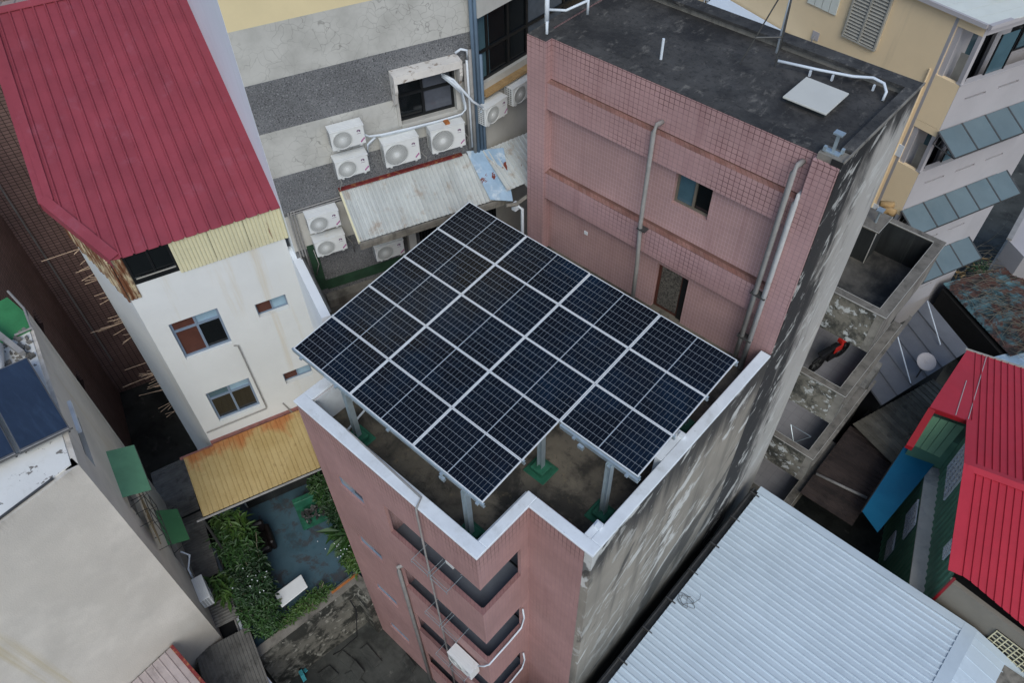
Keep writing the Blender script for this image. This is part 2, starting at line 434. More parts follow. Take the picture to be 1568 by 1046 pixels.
WM = {}
class MB:
    def __init__(s):
        s.v, s.f = [], []
    def add(s, vs, fs):
        o = len(s.v)
        s.v += [tuple(v) for v in vs]
        s.f += [tuple(o + i for i in f) for f in fs]
        return s
    def box(s, x0, y0, z0, x1, y1, z1):
        return s.obox((x0, y0, z0), (x1 - x0, 0, 0), (0, y1 - y0, 0), (0, 0, z1 - z0))
    def obox(s, o, a, b, c):
        p = [vadd(vadd(vadd(o, a, i), b, j), c, k) for k in (0, 1) for j in (0, 1) for i in (0, 1)]
        det = Vector(a).cross(Vector(b)).dot(Vector(c))
        F = [(0, 2, 3, 1), (4, 5, 7, 6), (0, 1, 5, 4), (2, 6, 7, 3), (0, 4, 6, 2), (1, 3, 7, 5)]
        if det < 0:
            F = [f[::-1] for f in F]
        return s.add(p, F)
    def prism(s, pts, z0, z1):
        n = len(pts)
        area = sum(pts[i][0] * pts[(i + 1) % n][1] - pts[(i + 1) % n][0] * pts[i][1] for i in range(n))
        if area < 0:
            pts = pts[::-1]
        vs = [(p[0], p[1], z0) for p in pts] + [(p[0], p[1], z1) for p in pts]
        fs = [tuple(range(n - 1, -1, -1)), tuple(range(n, 2 * n))] + [(i, (i + 1) % n, n + (i + 1) % n, n + i) for i in range(n)]
        return s.add(vs, fs)
    def slab(s, pts, th):
        """planar polygon (3D points, top side) thickened downwards"""
        n = len(pts)
        N = (Vector(pts[1]) - Vector(pts[0])).cross(Vector(pts[2]) - Vector(pts[1]))
        if N.z < 0:
            pts = pts[::-1]
        vs = list(pts) + [(p[0], p[1], p[2] - th) for p in pts]
        fs = [tuple(range(n)), tuple(range(2 * n - 1, n - 1, -1))] + [(i, n + i, n + (i + 1) % n, (i + 1) % n) for i in range(n)]
        return s.add(vs, fs)
    def tube(s, path, r, n=8, cap=True):
        path = [Vector(p) for p in path]
        rings = []
        for i, p in enumerate(path):
            d = (path[min(i + 1, len(path) - 1)] - path[max(i - 1, 0)]).normalized()
            a = d.cross(Vector((0, 0, 1)) if abs(d.z) < .9 else Vector((1, 0, 0))).normalized()
            b = d.cross(a)
            rr = r[i] if isinstance(r, (list, tuple)) else r
            rings.append([p + (a * math.cos(2 * math.pi * k / n) + b * math.sin(2 * math.pi * k / n)) * rr for k in range(n)])
        vs = [v for g in rings for v in g]
        fs = [(i * n + k, (i + 1) * n + k, (i + 1) * n + (k + 1) % n, i * n + (k + 1) % n) for i in range(len(rings) - 1) for k in range(n)]
        if cap:
            fs += [tuple(range(n)), tuple(range(len(vs) - 1, len(vs) - n - 1, -1))]
        return s.add(vs, fs)
    def wall(s, o, U, N, u0, u1, z0, z1, holes=(), th=.2):
        """vertical wall, outer face through o facing N; holes = (u0,u1,z0,z1)"""
        us = sorted({u0, u1, *[min(max(h[i], u0), u1) for h in holes for i in (0, 1)]})
        zs = sorted({z0, z1, *[min(max(h[i], z0), z1) for h in holes for i in (2, 3)]})
        def P(u, z, d):
            return (o[0] + U[0] * u - N[0] * d, o[1] + U[1] * u - N[1] * d, z)
        def solid(i, j):
            if not (0 <= i < len(us) - 1 and 0 <= j < len(zs) - 1):
                return False
            uc, zc = (us[i] + us[i + 1]) / 2, (zs[j] + zs[j + 1]) / 2
            return not any(h[0] < uc < h[1] and h[2] < zc < h[3] for h in holes)
        flip = (U[0] * N[1] - U[1] * N[0]) > 0
        def q(*p):
            s.add(p[::-1] if flip else p, [(0, 1, 2, 3)])
        for i in range(len(us) - 1):
            for j in range(len(zs) - 1):
                if not solid(i, j):
                    continue
                a, b, c, d = us[i], us[i + 1], zs[j], zs[j + 1]
                q(P(a, c, 0), P(b, c, 0), P(b, d, 0), P(a, d, 0))
                q(P(b, c, th), P(a, c, th), P(a, d, th), P(b, d, th))
                if not solid(i - 1, j): q(P(a, c, th), P(a, c, 0), P(a, d, 0), P(a, d, th))
                if not solid(i + 1, j): q(P(b, c, 0), P(b, c, th), P(b, d, th), P(b, d, 0))
                if not solid(i, j - 1): q(P(a, c, th), P(b, c, th), P(b, c, 0), P(a, c, 0))
                if not solid(i, j + 1): q(P(a, d, 0), P(b, d, 0), P(b, d, th), P(a, d, th))
        return s
    def mesh(s, name, mat, inv=None, smooth=False):
        m = bpy.data.meshes.new(name)
        vs = s.v if inv is None else [tuple(inv @ Vector(v)) for v in s.v]
        m.from_pydata(vs, [], s.f)
        m.materials.append(mat)
        if smooth:
            for p in m.polygons:
                p.use_smooth = True
        m.update()
        return m
    def build(s, name, mat, parent=None, smooth=False, bevel=0., stuff=False):
        inv = WM[parent].inverted() if parent is not None else None
        o = bpy.data.objects.new(name, s.mesh(name, mat, inv, smooth))
        COL.objects.link(o)
        if parent is not None:
            o.parent = parent
            WM[o] = WM[parent]
        if bevel:
            b = o.modifiers.new('bevel', 'BEVEL')
            b.width = bevel
            b.segments = 1
            b.limit_method = 'ANGLE'
        if stuff:
            o['kind'] = 'stuff'
        return o

def thing(name, label, cat, loc=(0, 0, 0), rz=0., group=None):
    o = bpy.data.objects.new(name, None)
    COL.objects.link(o)
    o.empty_display_size = .2
    o.location = loc
    o.rotation_euler = (0, 0, rz)
    WM[o] = Matrix.Translation(loc) @ Matrix.Rotation(rz, 4, 'Z')
    o['label'] = label
    o['category'] = cat
    if group:
        o['group'] = group
    return o

def tag(o, label, cat, group=None):
    o['label'] = label
    o['category'] = cat
    if group:
        o['group'] = group
    return o

def single(mb, name, mat, label, cat, base, group=None, **kw):
    """a thing that is one mesh, its origin at base"""
    m = Matrix.Translation(base)
    o = bpy.data.objects.new(name, mb.mesh(name, mat, m.inverted(), kw.get('smooth', False)))
    COL.objects.link(o)
    o.location = base
    WM[o] = m
    if kw.get('bevel'):
        b = o.modifiers.new('bevel', 'BEVEL')
        b.width = kw['bevel']
        b.segments = 1
    return tag(o, label, cat, group)

def struct(mb, name, mat):
    o = mb.build(name, mat)
    o['kind'] = 'structure'
    return o

def copy_tree(o, parent=None):
    c = o.copy()
    COL.objects.link(c)
    c.parent = parent
    for ch in o.children:
        copy_tree(ch, c)
    return c

def fr(az, ox=0., oy=0.):
    """frame: n at azimuth az, t = n turned left; returns point function and unit vectors"""
    n = (math.cos(rad(az)), math.sin(rad(az)), 0)
    t = (-n[1], n[0], 0)
    return (lambda a, b, z: (ox + n[0] * a + t[0] * b, oy + n[1] * a + t[1] * b, z)), n, t

def prof(w, h=.03, ribs=(0.,), rw=.05, top=.025, valley=0.):
    """cross-section of a ribbed sheet: list of (u, height)"""
    pts = []
    for r in ribs:
        c = r + rw / 2
        pts += [(r, valley), (r + (rw - top) / 2, h), (r + (rw + top) / 2, h), (r + rw, valley)]
    if pts[0][0] > 0:
        pts = [(0, valley)] + pts
    pts.append((w, valley))
    return pts

def sheets(parent, name, mat, O, A, B, n, w, pr, ends, th=.006):
    """n ribbed sheets side by side: O origin, A unit along the ribs, B unit across; ends(u) -> (start, end)"""
    A, B = Vector(A).normalized(), Vector(B).normalized()
    N = B.cross(A).normalized()
    if N.z < 0 and abs(N.z) > .01:
        N = -N
    cache = {}
    inv = WM[parent].inverted()
    for i in range(n):
        key = tuple(round(v, 3) for u, _ in pr for v in ends(i * w + u))
        if key not in cache:
            vs, fs = [], []
            for u, hh in pr:
                a, b = ends(i * w + u)
                for k in (a, b):
                    p = B * u + A * k + N * hh
                    vs.append(p)
            m = len(pr)
            for k in range(m - 1):
                fs.append((2 * k, 2 * k + 2, 2 * k + 3, 2 * k + 1))
            me = bpy.data.meshes.new(name)
            me.from_pydata([tuple(inv.to_3x3() @ v) for v in vs], [], fs)
            me.materials.append(mat)
            me.update()
            if N.dot(B.cross(A)) < 0:
                me.flip_normals()
            cache[key] = me
        o = bpy.data.objects.new(name, cache[key])
        COL.objects.link(o)
        o.parent = parent
        o.location = inv @ (Vector(O) + B * (i * w))
        WM[o] = WM[parent]
        if th:
            s = o.modifiers.new('thick', 'SOLIDIFY')
            s.thickness = th
            s.offset = -1

def window(parent, o, U, N, u0, u1, z0, z1, fm, panes, depth=.1, fw=.045, bars=(), hbar=None):
    """frame in an opening; panes = list of (u0f,u1f,z0f,z1f,mat) as fractions"""
    def P(u, z, d):
        return (o[0] + U[0] * u - N[0] * d, o[1] + U[1] * u - N[1] * d, z)
    f = MB()
    def bar(a, b, c, d, th=.06, dd=0.):
        f.obox(P(a, c, depth + dd), tuple(v * (b - a) for v in U), tuple(-v * th for v in N), (0, 0, d - c))
    bar(u0, u1, z0, z0 + fw); bar(u0, u1, z1 - fw, z1)
    bar(u0, u0 + fw, z0 + fw, z1 - fw); bar(u1 - fw, u1, z0 + fw, z1 - fw)
    for b in bars:
        uc = u0 + (u1 - u0) * b
        bar(uc - fw / 2, uc + fw / 2, z0 + fw, z1 - fw, .07, -.006)
    if hbar:
        zc = z0 + (z1 - z0) * hbar
        bar(u0 + fw, u1 - fw, zc - fw / 2, zc + fw / 2, .075, -.012)
    w = f.build('window', fm, parent)
    for a, b, c, d, mt in panes:
        ua, ub, za, zb = u0 + (u1 - u0) * a, u0 + (u1 - u0) * b, z0 + (z1 - z0) * c, z0 + (z1 - z0) * d
        MB().obox(P(ua, za, depth + .03 + .004 * len(w.children)), tuple(v * (ub - ua) for v in U), tuple(-v * .012 for v in N), (0, 0, zb - za)).build('pane', mt, w)
    return w

def neg(v):
    return tuple(-x for x in v)

# ------------------------------------------------------------------ ground
g = MB()
g.add([(-150, -150, 0), (150, -150, 0), (150, 150, 0), (-150, 150, 0)], [(0, 1, 2, 3)])
struct(g, 'ground', m_ground)

# ------------------------------------------------------------------ pink tiled building (lower block + tall rear block)
X0, X1, XN, Y0, YN, YP, YB = .45, 7.22, 5.69, -.55, .87, 7.15, 10.3
ZR, ZP, ZT = 12.0, 12.92, 17.85
pb = thing('pink_building', 'pink tiled apartment building in the centre with solar panels on its flat roof', 'building', (3.8, 4.5, 0))
UX, UY, NX, NY = (1, 0, 0), (0, 1, 0), (1, 0, 0), (0, -1, 0)
lev = [11.5 - 2.93 * k for k in range(4)]
holes = []
for zt in lev:
    holes.append((2.88, XN + 1, zt - 1.25, zt))
    holes.append((1.15, 2.05, zt - 1.16, zt - .66))
MB().wall((0, Y0, 0), UX, NY, X0, XN - .12, 0, ZP, holes, .08).build('front_wall', m_pink, pb)
MB().box(X0 + .02, Y0 + .122, ZR - .2, XN - .122, Y0 + .245, ZP - .003).build('parapet_core', m_cap, pb)
MB().box(XN - .245, Y0 + .246, ZR - .2, XN - .122, YN + .2, ZP - .003).build('parapet_core', m_cap, pb)
# corner pier piece: spandrels of the notch side
sp = MB()
zz = [0] + sum([[z - 1.25, z] for z in lev[::-1]], []) + [ZP]
for k in range(0, len(zz), 2):
    MB().box(XN - .12, Y0, zz[k], XN, Y0 + .12, zz[k + 1]).build('corner_spandrel', m_pink, pb)
MB().wall((XN, 0, 0), UY, NX, Y0 + .12, YN, 0, ZP, [(Y0 - 1, .62, z - 1.25, z) for z in lev], .08).build('notch_side_wall', m_pink, pb)
MB().wall((0, YN, 0), UX, NY, XN, X1 - .18, 0, ZP, (), .25).build('notch_front_wall', m_pink, pb)
MB().wall((X0, 0, 0), UY, (-1, 0, 0), Y0 + .12, YP, 0, ZP, [(5.0, YP + 1, ZR - .1, ZP + 1)], .25).build('left_wall', m_pink, pb)
MB().wall((X1, 0, 0), UY, NX, YN, YP - .02, 0, ZP, (), .18).build('party_wall', m_conc, pb)
# parapet cap
cp = MB()
CZ0, CZ1, OV = ZP, ZP + .07, .03
cp.box(X0 - OV, Y0 - OV, CZ0, XN + OV, Y0 + .25, CZ1)
cp.box(X0 - OV, Y0 + .25, CZ0, X0 + .25, 5.0, CZ1)
cp.box(XN - .2, Y0 + .25, CZ0, XN + OV, YN + .22, CZ1)
cp.box(XN + OV, YN - OV, CZ0, X1 + .02, YN + .22, CZ1)
cp.box(X1 - .22, YN + .22, CZ0, X1 + .02, YP - .12, CZ1)
cp.build('parapet_cap', m_cap, pb, bevel=.012)
for (hx, hy, ya_, yb_) in ((6.9, 1.32, YN + .22, YN + .62), (6.92, 3.98, 3.3, 4.15)):
    MB().box(6.84, ya_, ZR + .01, X1 - .22, yb_, CZ1 - .012).build('parapet_pier', m_cap, pb, bevel=.01)
    MB().box(hx, hy, CZ1 - .012, hx + .12, hy + .1, CZ1 + .07).build('anchor_cover', m_cap, pb)
# white lining of the parapet on the roof side
li = MB()
li.box(X0 + .25, Y0 + .25, ZR + .02, X0 + .262, 5.0, ZP - .004)
li.build('parapet_lining', m_cap, pb)
MB().prism([(X0 + .2, Y0 + .2), (XN - .2, Y0 + .2), (XN - .2, YN + .2), (X1 - .1, YN + .2), (X1 - .1, YP + .3), (X0 + .2, YP + .3)], ZR - .25, ZR).build('roof_deck', m_roofmain, pb)
# railing pipe on the parapet (left end)
MB().tube([(X0 + .33, Y0 + .3, ZP + .02), (X0 + .75, Y0 + .24, ZP + .02), (2.0, Y0 + .24, ZP + .06), (4.1, Y0 + .16, ZP + .11), (4.19, Y0 - .06, ZP + .1), (4.2, Y0 - .08, ZP - .1), (4.19, Y0 - .08, 9.6), (4.19, Y0 - .08, 1.)], .022, 8).build('conduit_pipe', m_pvcg, pb, smooth=True)
MB().tube([(X0 + .4, 1.6, ZR + .9), (X0 + .9, 1.0, ZR + .55), (1.2, .55, ZR + .18), (1.3, -.1, ZR + .12), (1.1, Y0 + .3, ZR + .1)], .025, 8).build('drain_hose', m_pvc, pb, smooth=True)
# grey rain pipe on the front
MB().tube([(2.95, Y0 + .1, 8.55), (2.86, Y0 - .07, 8.5), (2.85, Y0 - .07, 8.3), (2.84, Y0 - .07, 0)], .05, 10).build('rain_pipe', m_pvcg, pb, smooth=True)
# balcony floors, rear walls, sills
for i, zt in enumerate(lev):
    zs = zt - 1.25
    MB().box(2.7, Y0 + .085, zs - .9, XN - .085, YN, zs - .5).build('balcony_floor', m_bfloor, pb)
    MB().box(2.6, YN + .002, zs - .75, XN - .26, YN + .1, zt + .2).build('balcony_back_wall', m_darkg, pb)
    MB().box(2.6, Y0 + .122, zs - .75, 2.7, YN, zt + .2).build('balcony_side_wall', m_pinkr, pb)
    sm = MB()
    sm.box(2.9, Y0 - .006, zs, XN + .006, Y0 + .09, zs + .012)
    sm.box(XN - .09, Y0 + .09, zs, XN + .006, .61, zs + .012)
    sm.build('balcony_sill', m_sill, pb)
    window(pb, (0, YN + .0, 0), UX, NY, 3.7, 5.55, zs - .5, zt + .1, m_bframe, [(.02, .5, .02, .98, m_glass), (.5, .98, .02, .98, m_glassl)], -.03, .05, (.5,))
    window(pb, (0, Y0, 0), UX, NY, 1.16, 2.04, zt - 1.15, zt - .67, m_wframe, [(.02, .52, .02, .98, m_pvcg), (.48, .98, .02, .98, m_glass)], .045, .03, (.5,))

# rear block
RY = YP
MB().box(.17, RY - .05, ZR - .4, .69, RY + .45, ZT).build('pilaster', m_pinkp, pb)
MB().box(6.72, RY - .05, ZR - .4, X1 - .02, RY + .45, ZT).build('pilaster', m_pinkp, pb)
MB().wall((0, RY + .14, 0), UX, NY, .69, 6.72, 16.93, ZT, (), .3).build('upper_panel', m_pinkp, pb)
for z0, z1 in ((16.25, 16.9), (13.75, 14.5)):
    MB().box(.69, RY, z0, 6.72, RY + .4, z1).build('beam', m_pinkp, pb)
for z1 in (16.9, 14.5):
    ld = MB()
    ld.add([(.69, RY - .004, z1), (6.72, RY - .004, z1), (6.72, RY + .26, z1 + .03), (.69, RY + .26, z1 + .03), (.69, RY + .26, z1), (6.72, RY + .26, z1)], [(0, 1, 2, 3), (2, 1, 5), (0, 3, 4), (3, 2, 5, 4), (1, 0, 4, 5)])
    ld.build('beam_ledge', m_ledge, pb)
MB().wall((0, RY + .2, 0), UX, NY, .69, 6.72, ZR - .4, 16.25, [(4.05, 4.93, 15.28, 16.1), (3.98, 4.83, 11.9, 13.45), (.69, 6.72, 13.75, 14.5)], .25).build('recessed_panel', m_pinkr, pb)
window(pb, (0, RY + .2, 0), UX, NY, 4.05, 4.93, 15.28, 16.1, m_oframe, [(.03, .5, .03, .97, m_glassb), (.48, .97, .03, .97, m_glass)], .1, .05, (.52,))
dr = MB().box(3.99, RY + .3, ZR, 4.82, RY + .34, 13.44).build('door', m_board, pb)
MB().box(4.08, RY + .285, ZR + .1, 4.62, RY + .302, 13.36).build('patterned_glass', MT('patterned_door_glass', S(110, 106, 98), .5, .4, 14, ((S(52, 50, 46), H1, 26, .5, .56, .9),), (40, .5)), dr)
MB().box(4.66, RY + .27, ZR, 4.815, RY + .31, 13.44).build('door_frame', m_bframe, dr)
MB().box(1.83, RY + .185, 13.1, 1.93, RY + .2, 13.2).build('wall_socket', m_cap, pb)
MB().wall((X1 - .002, 0, 0), UY, NX, RY + .001, YB, 0, ZT + .12, (), .2).build('rear_party_wall', m_conc2, pb)
MB().wall((0, YB, 0), UX, (0, 1, 0), .17, X1 - .01, 0, ZT + .1, (), .25).build('rear_wall', m_pconc, pb)
MB().wall((.17, 0, 0), UY, (-1, 0, 0), RY + .45, YB - .25, 0, ZT, (), .25).build('rear_block_left_wall', m_pinkp, pb)
MB().box(.3, RY + .3, ZT - .35, X1 - .1, YB - .2, ZT - .04).build('rear_roof_deck', m_roofdark, pb)
ed = MB()
ed.box(.18, RY + .145, ZT, 6.74, RY + .47, ZT + .012)
ed.box(.18, RY - .045, ZT, .68, RY + .145, ZT + .012)
ed.box(.165, RY + .472, ZT, .43, YB - .325, ZT + .012)
ed.build('roof_edge_strip', m_roofdark, pb)
kb = MB()
kb.box(.19, YB - .32, ZT + .1, X1 - .01, YB + .03, ZT + .16)
kb.box(X1 - .2, RY + .32, ZT + .12, X1 + .02, YB - .325, ZT + .17)
kb.build('roof_kerb', m_roofdark, pb)
MB().box(X1 + .0, RY + .0, ZT + .125, X1 + .026, YB + .03, ZT + .18).build('kerb_edge', m_pconc, pb)
MB().box(6.75, RY + .02, ZT, X1 - .01, RY + .3, ZT + .13).build('corner_pad', m_pconc, pb)
pp = MB()
pp.tube([(6.52, RY + .12, 17.62), (6.5, RY - .02, 17.6), (6.49, RY - .12, 17.5), (6.49, RY - .12, 12.1)], .055, 10)
pp.build('drain_pipe', m_pvcg, pb, smooth=True)
pp = MB()
pp.tube([(6.7, RY + .12, 17.04), (6.69, RY - .02, 17.02), (6.69, RY - .12, 16.9), (6.69, RY - .12, 12.1)], .055, 10)
pp.build('drain_pipe', m_pvcl, pb, smooth=True)
pp = MB()
pp.tube([(3.58, RY + .14, 17.12), (3.56, RY - .02, 17.12), (3.55, RY - .1, 17.0), (3.55, RY - .1, 14.6), (3.6, RY - .08, 13.4), (3.62, RY - .08, 12.05)], .05, 10)
pp.build('drain_pipe', m_pvcg, pb, smooth=True)
for z in (14.4, 13.05):
    MB().box(6.4, RY - .18, z, 6.74, RY - .0, z + .035).build('pipe_clamp', m_iron, pb)
MB().box(3.5, RY - .16, 14.46, 3.72, RY, 14.49).build('pipe_clamp', m_iron, pb)
# steel post stubs and railing pipes on the rear block roof
br = MB()
br.box(6.78, RY + .1, ZT + .13, 7.08, RY + .22, ZT + .15)
br.box(6.92, RY + .14, ZT + .15, 6.97, RY + .19, ZT + .5)
br.box(6.86, RY + .1, ZT + .5, 7.03, RY + .23, ZT + .53)
br.box(6.79, RY + .07, ZT + .15, 6.84, RY + .13, ZT + .24); br.box(7.06, RY + .18, ZT + .15, 7.11, RY + .24, ZT + .24)
br.build('steel_bracket', m_alu, pb)
rl = MB()
rl.tube([(.5, RY + .2, ZT - .1), (.5, RY + .2, ZT + .28)], .03, 8)
rl.tube([(.2, RY + .55, ZT - .1), (.2, RY + .55, ZT + .75)], .05, 8)
rl.tube([(.2, RY + .55, ZT + .3), (.55, RY + .75, ZT + .32), (.85, RY + 1.1, ZT + .5)], .028, 8)
rl.tube([(.2, RY + .55, ZT + .6), (-.3, RY + .7, ZT + .9)], .025, 8)
rl.tube([(.85, RY + 1.1, ZT + .2), (.85, RY + 1.1, ZT + .6)], .028, 8)
rl.build('roof_railing', m_pvc, pb, smooth=True)

# things on the rear roof
ht = thing('roof_hatch', 'square pale hatch cover lying on the dark rear roof', 'hatch', (5.85, 8.75, ZT - .1))
MB().box(5.48, 8.4, ZT - .1, 6.25, 9.15, ZT + .06).build('curb', m_dconc, ht)
MB().box(5.42, 8.33, ZT + .06, 6.3, 9.22, ZT + .1).build('lid', MT('hatch_lid', S(198, 198, 190), .6, .05, 1), ht, bevel=.008)
an = thing('antenna_tripod', 'thin steel tripod mast standing on the dark rear roof', 'antenna', (4.5, 9.35, ZT - .1))
MB().tube([(4.62, 9.45, ZT + .2), (4.6, 9.5, ZT + 2.4)], .03, 8).build('mast', m_pvc, an, smooth=True)
for p in ((4.1, 9.0), (4.7, 9.35), (4.45, 10.0)):
    MB().tube([(p[0], p[1], ZT - .1), (4.6, 9.5, ZT + 1.9)], .014, 6).build('leg', m_iron, an)
MB().tube([(4.24, 9.15, ZT + .5), (4.66, 9.42, ZT + .55)], .02, 6).build('brace', m_iron, an)
wp = thing('roof_water_pipe', 'white pipe bending across the dark rear roof beside the hatch cover', 'pipe', (5.7, 9.8, ZT - .1))
MB().tube([(4.75, 9.3, ZT + .14), (5.5, 9.55, ZT + .12), (6.1, 9.74, ZT + .13), (6.45, 9.82, ZT + .2), (6.68, 9.8, ZT + .18), (6.8, 9.7, ZT + .1), (6.82, 9.6, ZT - .03)], .028, 8).build('run', m_pvc, wp, smooth=True)
s_ = MB()
for x, y in ((5.35, 9.51), (5.75, 9.64), (6.5, 9.83)):
    s_.box(x, y - .03, ZT - .1, x + .04, y + .01, ZT + .08)
s_.build('support', m_pvc, wp)
single(MB().tube([(2.83, 8.14, ZT - .1), (2.83, 8.14, ZT + .4)], .028, 8), 'vent_pipe', m_pvc, 'short white vent pipe upright on the dark rear roof edge', 'pipe', (2.83, 8.14, ZT - .1))

# ------------------------------------------------------------------ solar array
TILT = rad(6.24)
PL, PW = 1.795, 1.06
def arr(x, y, dz=0.):
    return (x, y * math.cos(TILT) - dz * math.sin(TILT), 13.85 + y * math.sin(TILT) + dz * math.cos(TILT))
sr = thing('solar_array', 'array of eighteen black solar panels on a galvanised rack over the roof', 'solar array', (3.5, 2.6, ZR))
def panel_mats():
    L, W, fw, H = 1.778, 1.044, .014, .035
    f = MB()
    f.box(0, 0, -H, L, fw, 0); f.box(0, W - fw, -H, L, W, 0)
    f.box(0, fw, -H, fw, W - fw, 0); f.box(L - fw, fw, -H, L, W - fw, 0)
    b = MB().box(fw, fw, -.012, L - fw, W - fw, -.006)
    cw, ch, gx, gy = .0822, .1628, .0034, .006
    ox = (L - 20 * cw - 18 * gx - .022) / 2
    oy = (W - 6 * ch - 5 * gy) / 2
    c = []
    for half in range(2):
        m = MB()
        for i in range(10):
            for j in range(6):
                x = ox + half * (10 * cw + 9 * gx + .022) + i * (cw + gx)
                y = oy + j * (ch + gy)
                m.add([(x, y, -.004), (x + cw, y, -.004), (x + cw, y + ch, -.004), (x, y + ch, -.004)], [(0, 1, 2, 3)])
        c.append(m.mesh('cell_block', m_cell))
    return f.mesh('solar_panel', m_frame), b.mesh('backsheet', m_back), c
pm_f, pm_b, pm_c = panel_mats()
for i in range(4):
    for j in range(5):
        if i == 3 and j < 2:
            continue
        o = bpy.data.objects.new('solar_panel', pm_f)
        COL.objects.link(o)
        o.parent = sr
        o.location = WM[sr].inverted() @ Vector(arr(i * PL, j * PW))
        o.rotation_euler = (TILT + rad(RND.uniform(-.12, .12)), rad(RND.uniform(-.1, .1)), 0)
        for nm, me in (('backsheet', pm_b), ('cell_block', pm_c[0]), ('cell_block', pm_c[1])):
            q = bpy.data.objects.new(nm, me)
            COL.objects.link(q)
            q.parent = o
            if nm == 'cell_block':
                q['kind'] = 'stuff'
TX = (1, 0, 0); TY = (0, math.cos(TILT), math.sin(TILT)); TZ = (0, -math.sin(TILT), math.cos(TILT))
def sc(v, k):
    return tuple(x * k for x in v)
def purlin(y, x0, x1, name='purlin'):
    m = MB()
    o = arr(x0, y, -.036)
    m.obox(o, sc(TX, x1 - x0), sc(TY, .05), sc(TZ, -.012))
    m.obox(vadd(o, TZ, -.012), sc(TX, x1 - x0), sc(TY, .012), sc(TZ, -.09))
    m.obox(vadd(o, TZ, -.102), sc(TX, x1 - x0), sc(TY, .05), sc(TZ, -.012))
    m.build(name, m_alu, sr)
for j in range(6):
    ys = j * PW + (.0 if j < 5 else -.06)
    purlin(ys - .03 if j == 0 else ys, -.05, 3 * PL + .02 if j < 2 else 4 * PL + .02)
purlin(2 * PW - .06, 3 * PL + .03, 4 * PL + .02)
for x in (1.57, 5.0, 6.6):
    m = MB()
    m.obox(arr(x - .04, 0. if x < 6 else 2.0, -.17), sc(TX, .08), sc(TY, 5.2 if x < 6 else 3.2), sc(TZ, -.12))
    m.build('rafter', m_alu, sr)
for (x, y) in ((1.57, .03), (4.94, .0), (5.0, 2.04), (6.6, 2.06), (1.57, 2.6), (1.57, 4.9), (5.0, 4.9), (6.6, 4.9)):
    zt = arr(x, y, -.1)[2]
    p = MB()
    p.box(x - .06, y - .06, ZR + .17, x - .05, y + .06, zt); p.box(x + .05, y - .06, ZR + .17, x + .06, y + .06, zt)
    p.box(x - .05, y - .006, ZR + .17, x + .05, y + .006, zt)
    p.build('post', m_alu, sr)
    q = MB()
    q.box(x - .28, y - .26, ZR + .001, x + .28, y + .26, ZR + .04)
    q.box(x - .17, y - .16, ZR + .04, x + .17, y + .16, ZR + .17)
    q.build('footing', m_green, sr, bevel=.02)
for x in (.25, 1.35, 2.9, 4.35, 5.25):
    MB().obox(arr(x, -.03, -.1), sc(TX, .06), sc(TY, -.05), sc(TZ, .05)).build('clamp', m_alu, sr)
for x in (5.75, 6.95):
    MB().obox(arr(x, 2 * PW - .06, -.1), sc(TX, .06), sc(TY, -.05), sc(TZ, .05)).build('clamp', m_alu, sr)
MB().obox(arr(4.35, -.05, -.22), sc(TX, .12), sc(TY, -.06), sc(TZ, .1)).build('junction_box', m_alu, sr)
MB().obox(arr(5.9, 2 * PW - .08, -.22), sc(TX, .12), sc(TY, -.06), sc(TZ, .1)).build('junction_box', m_alu, sr)

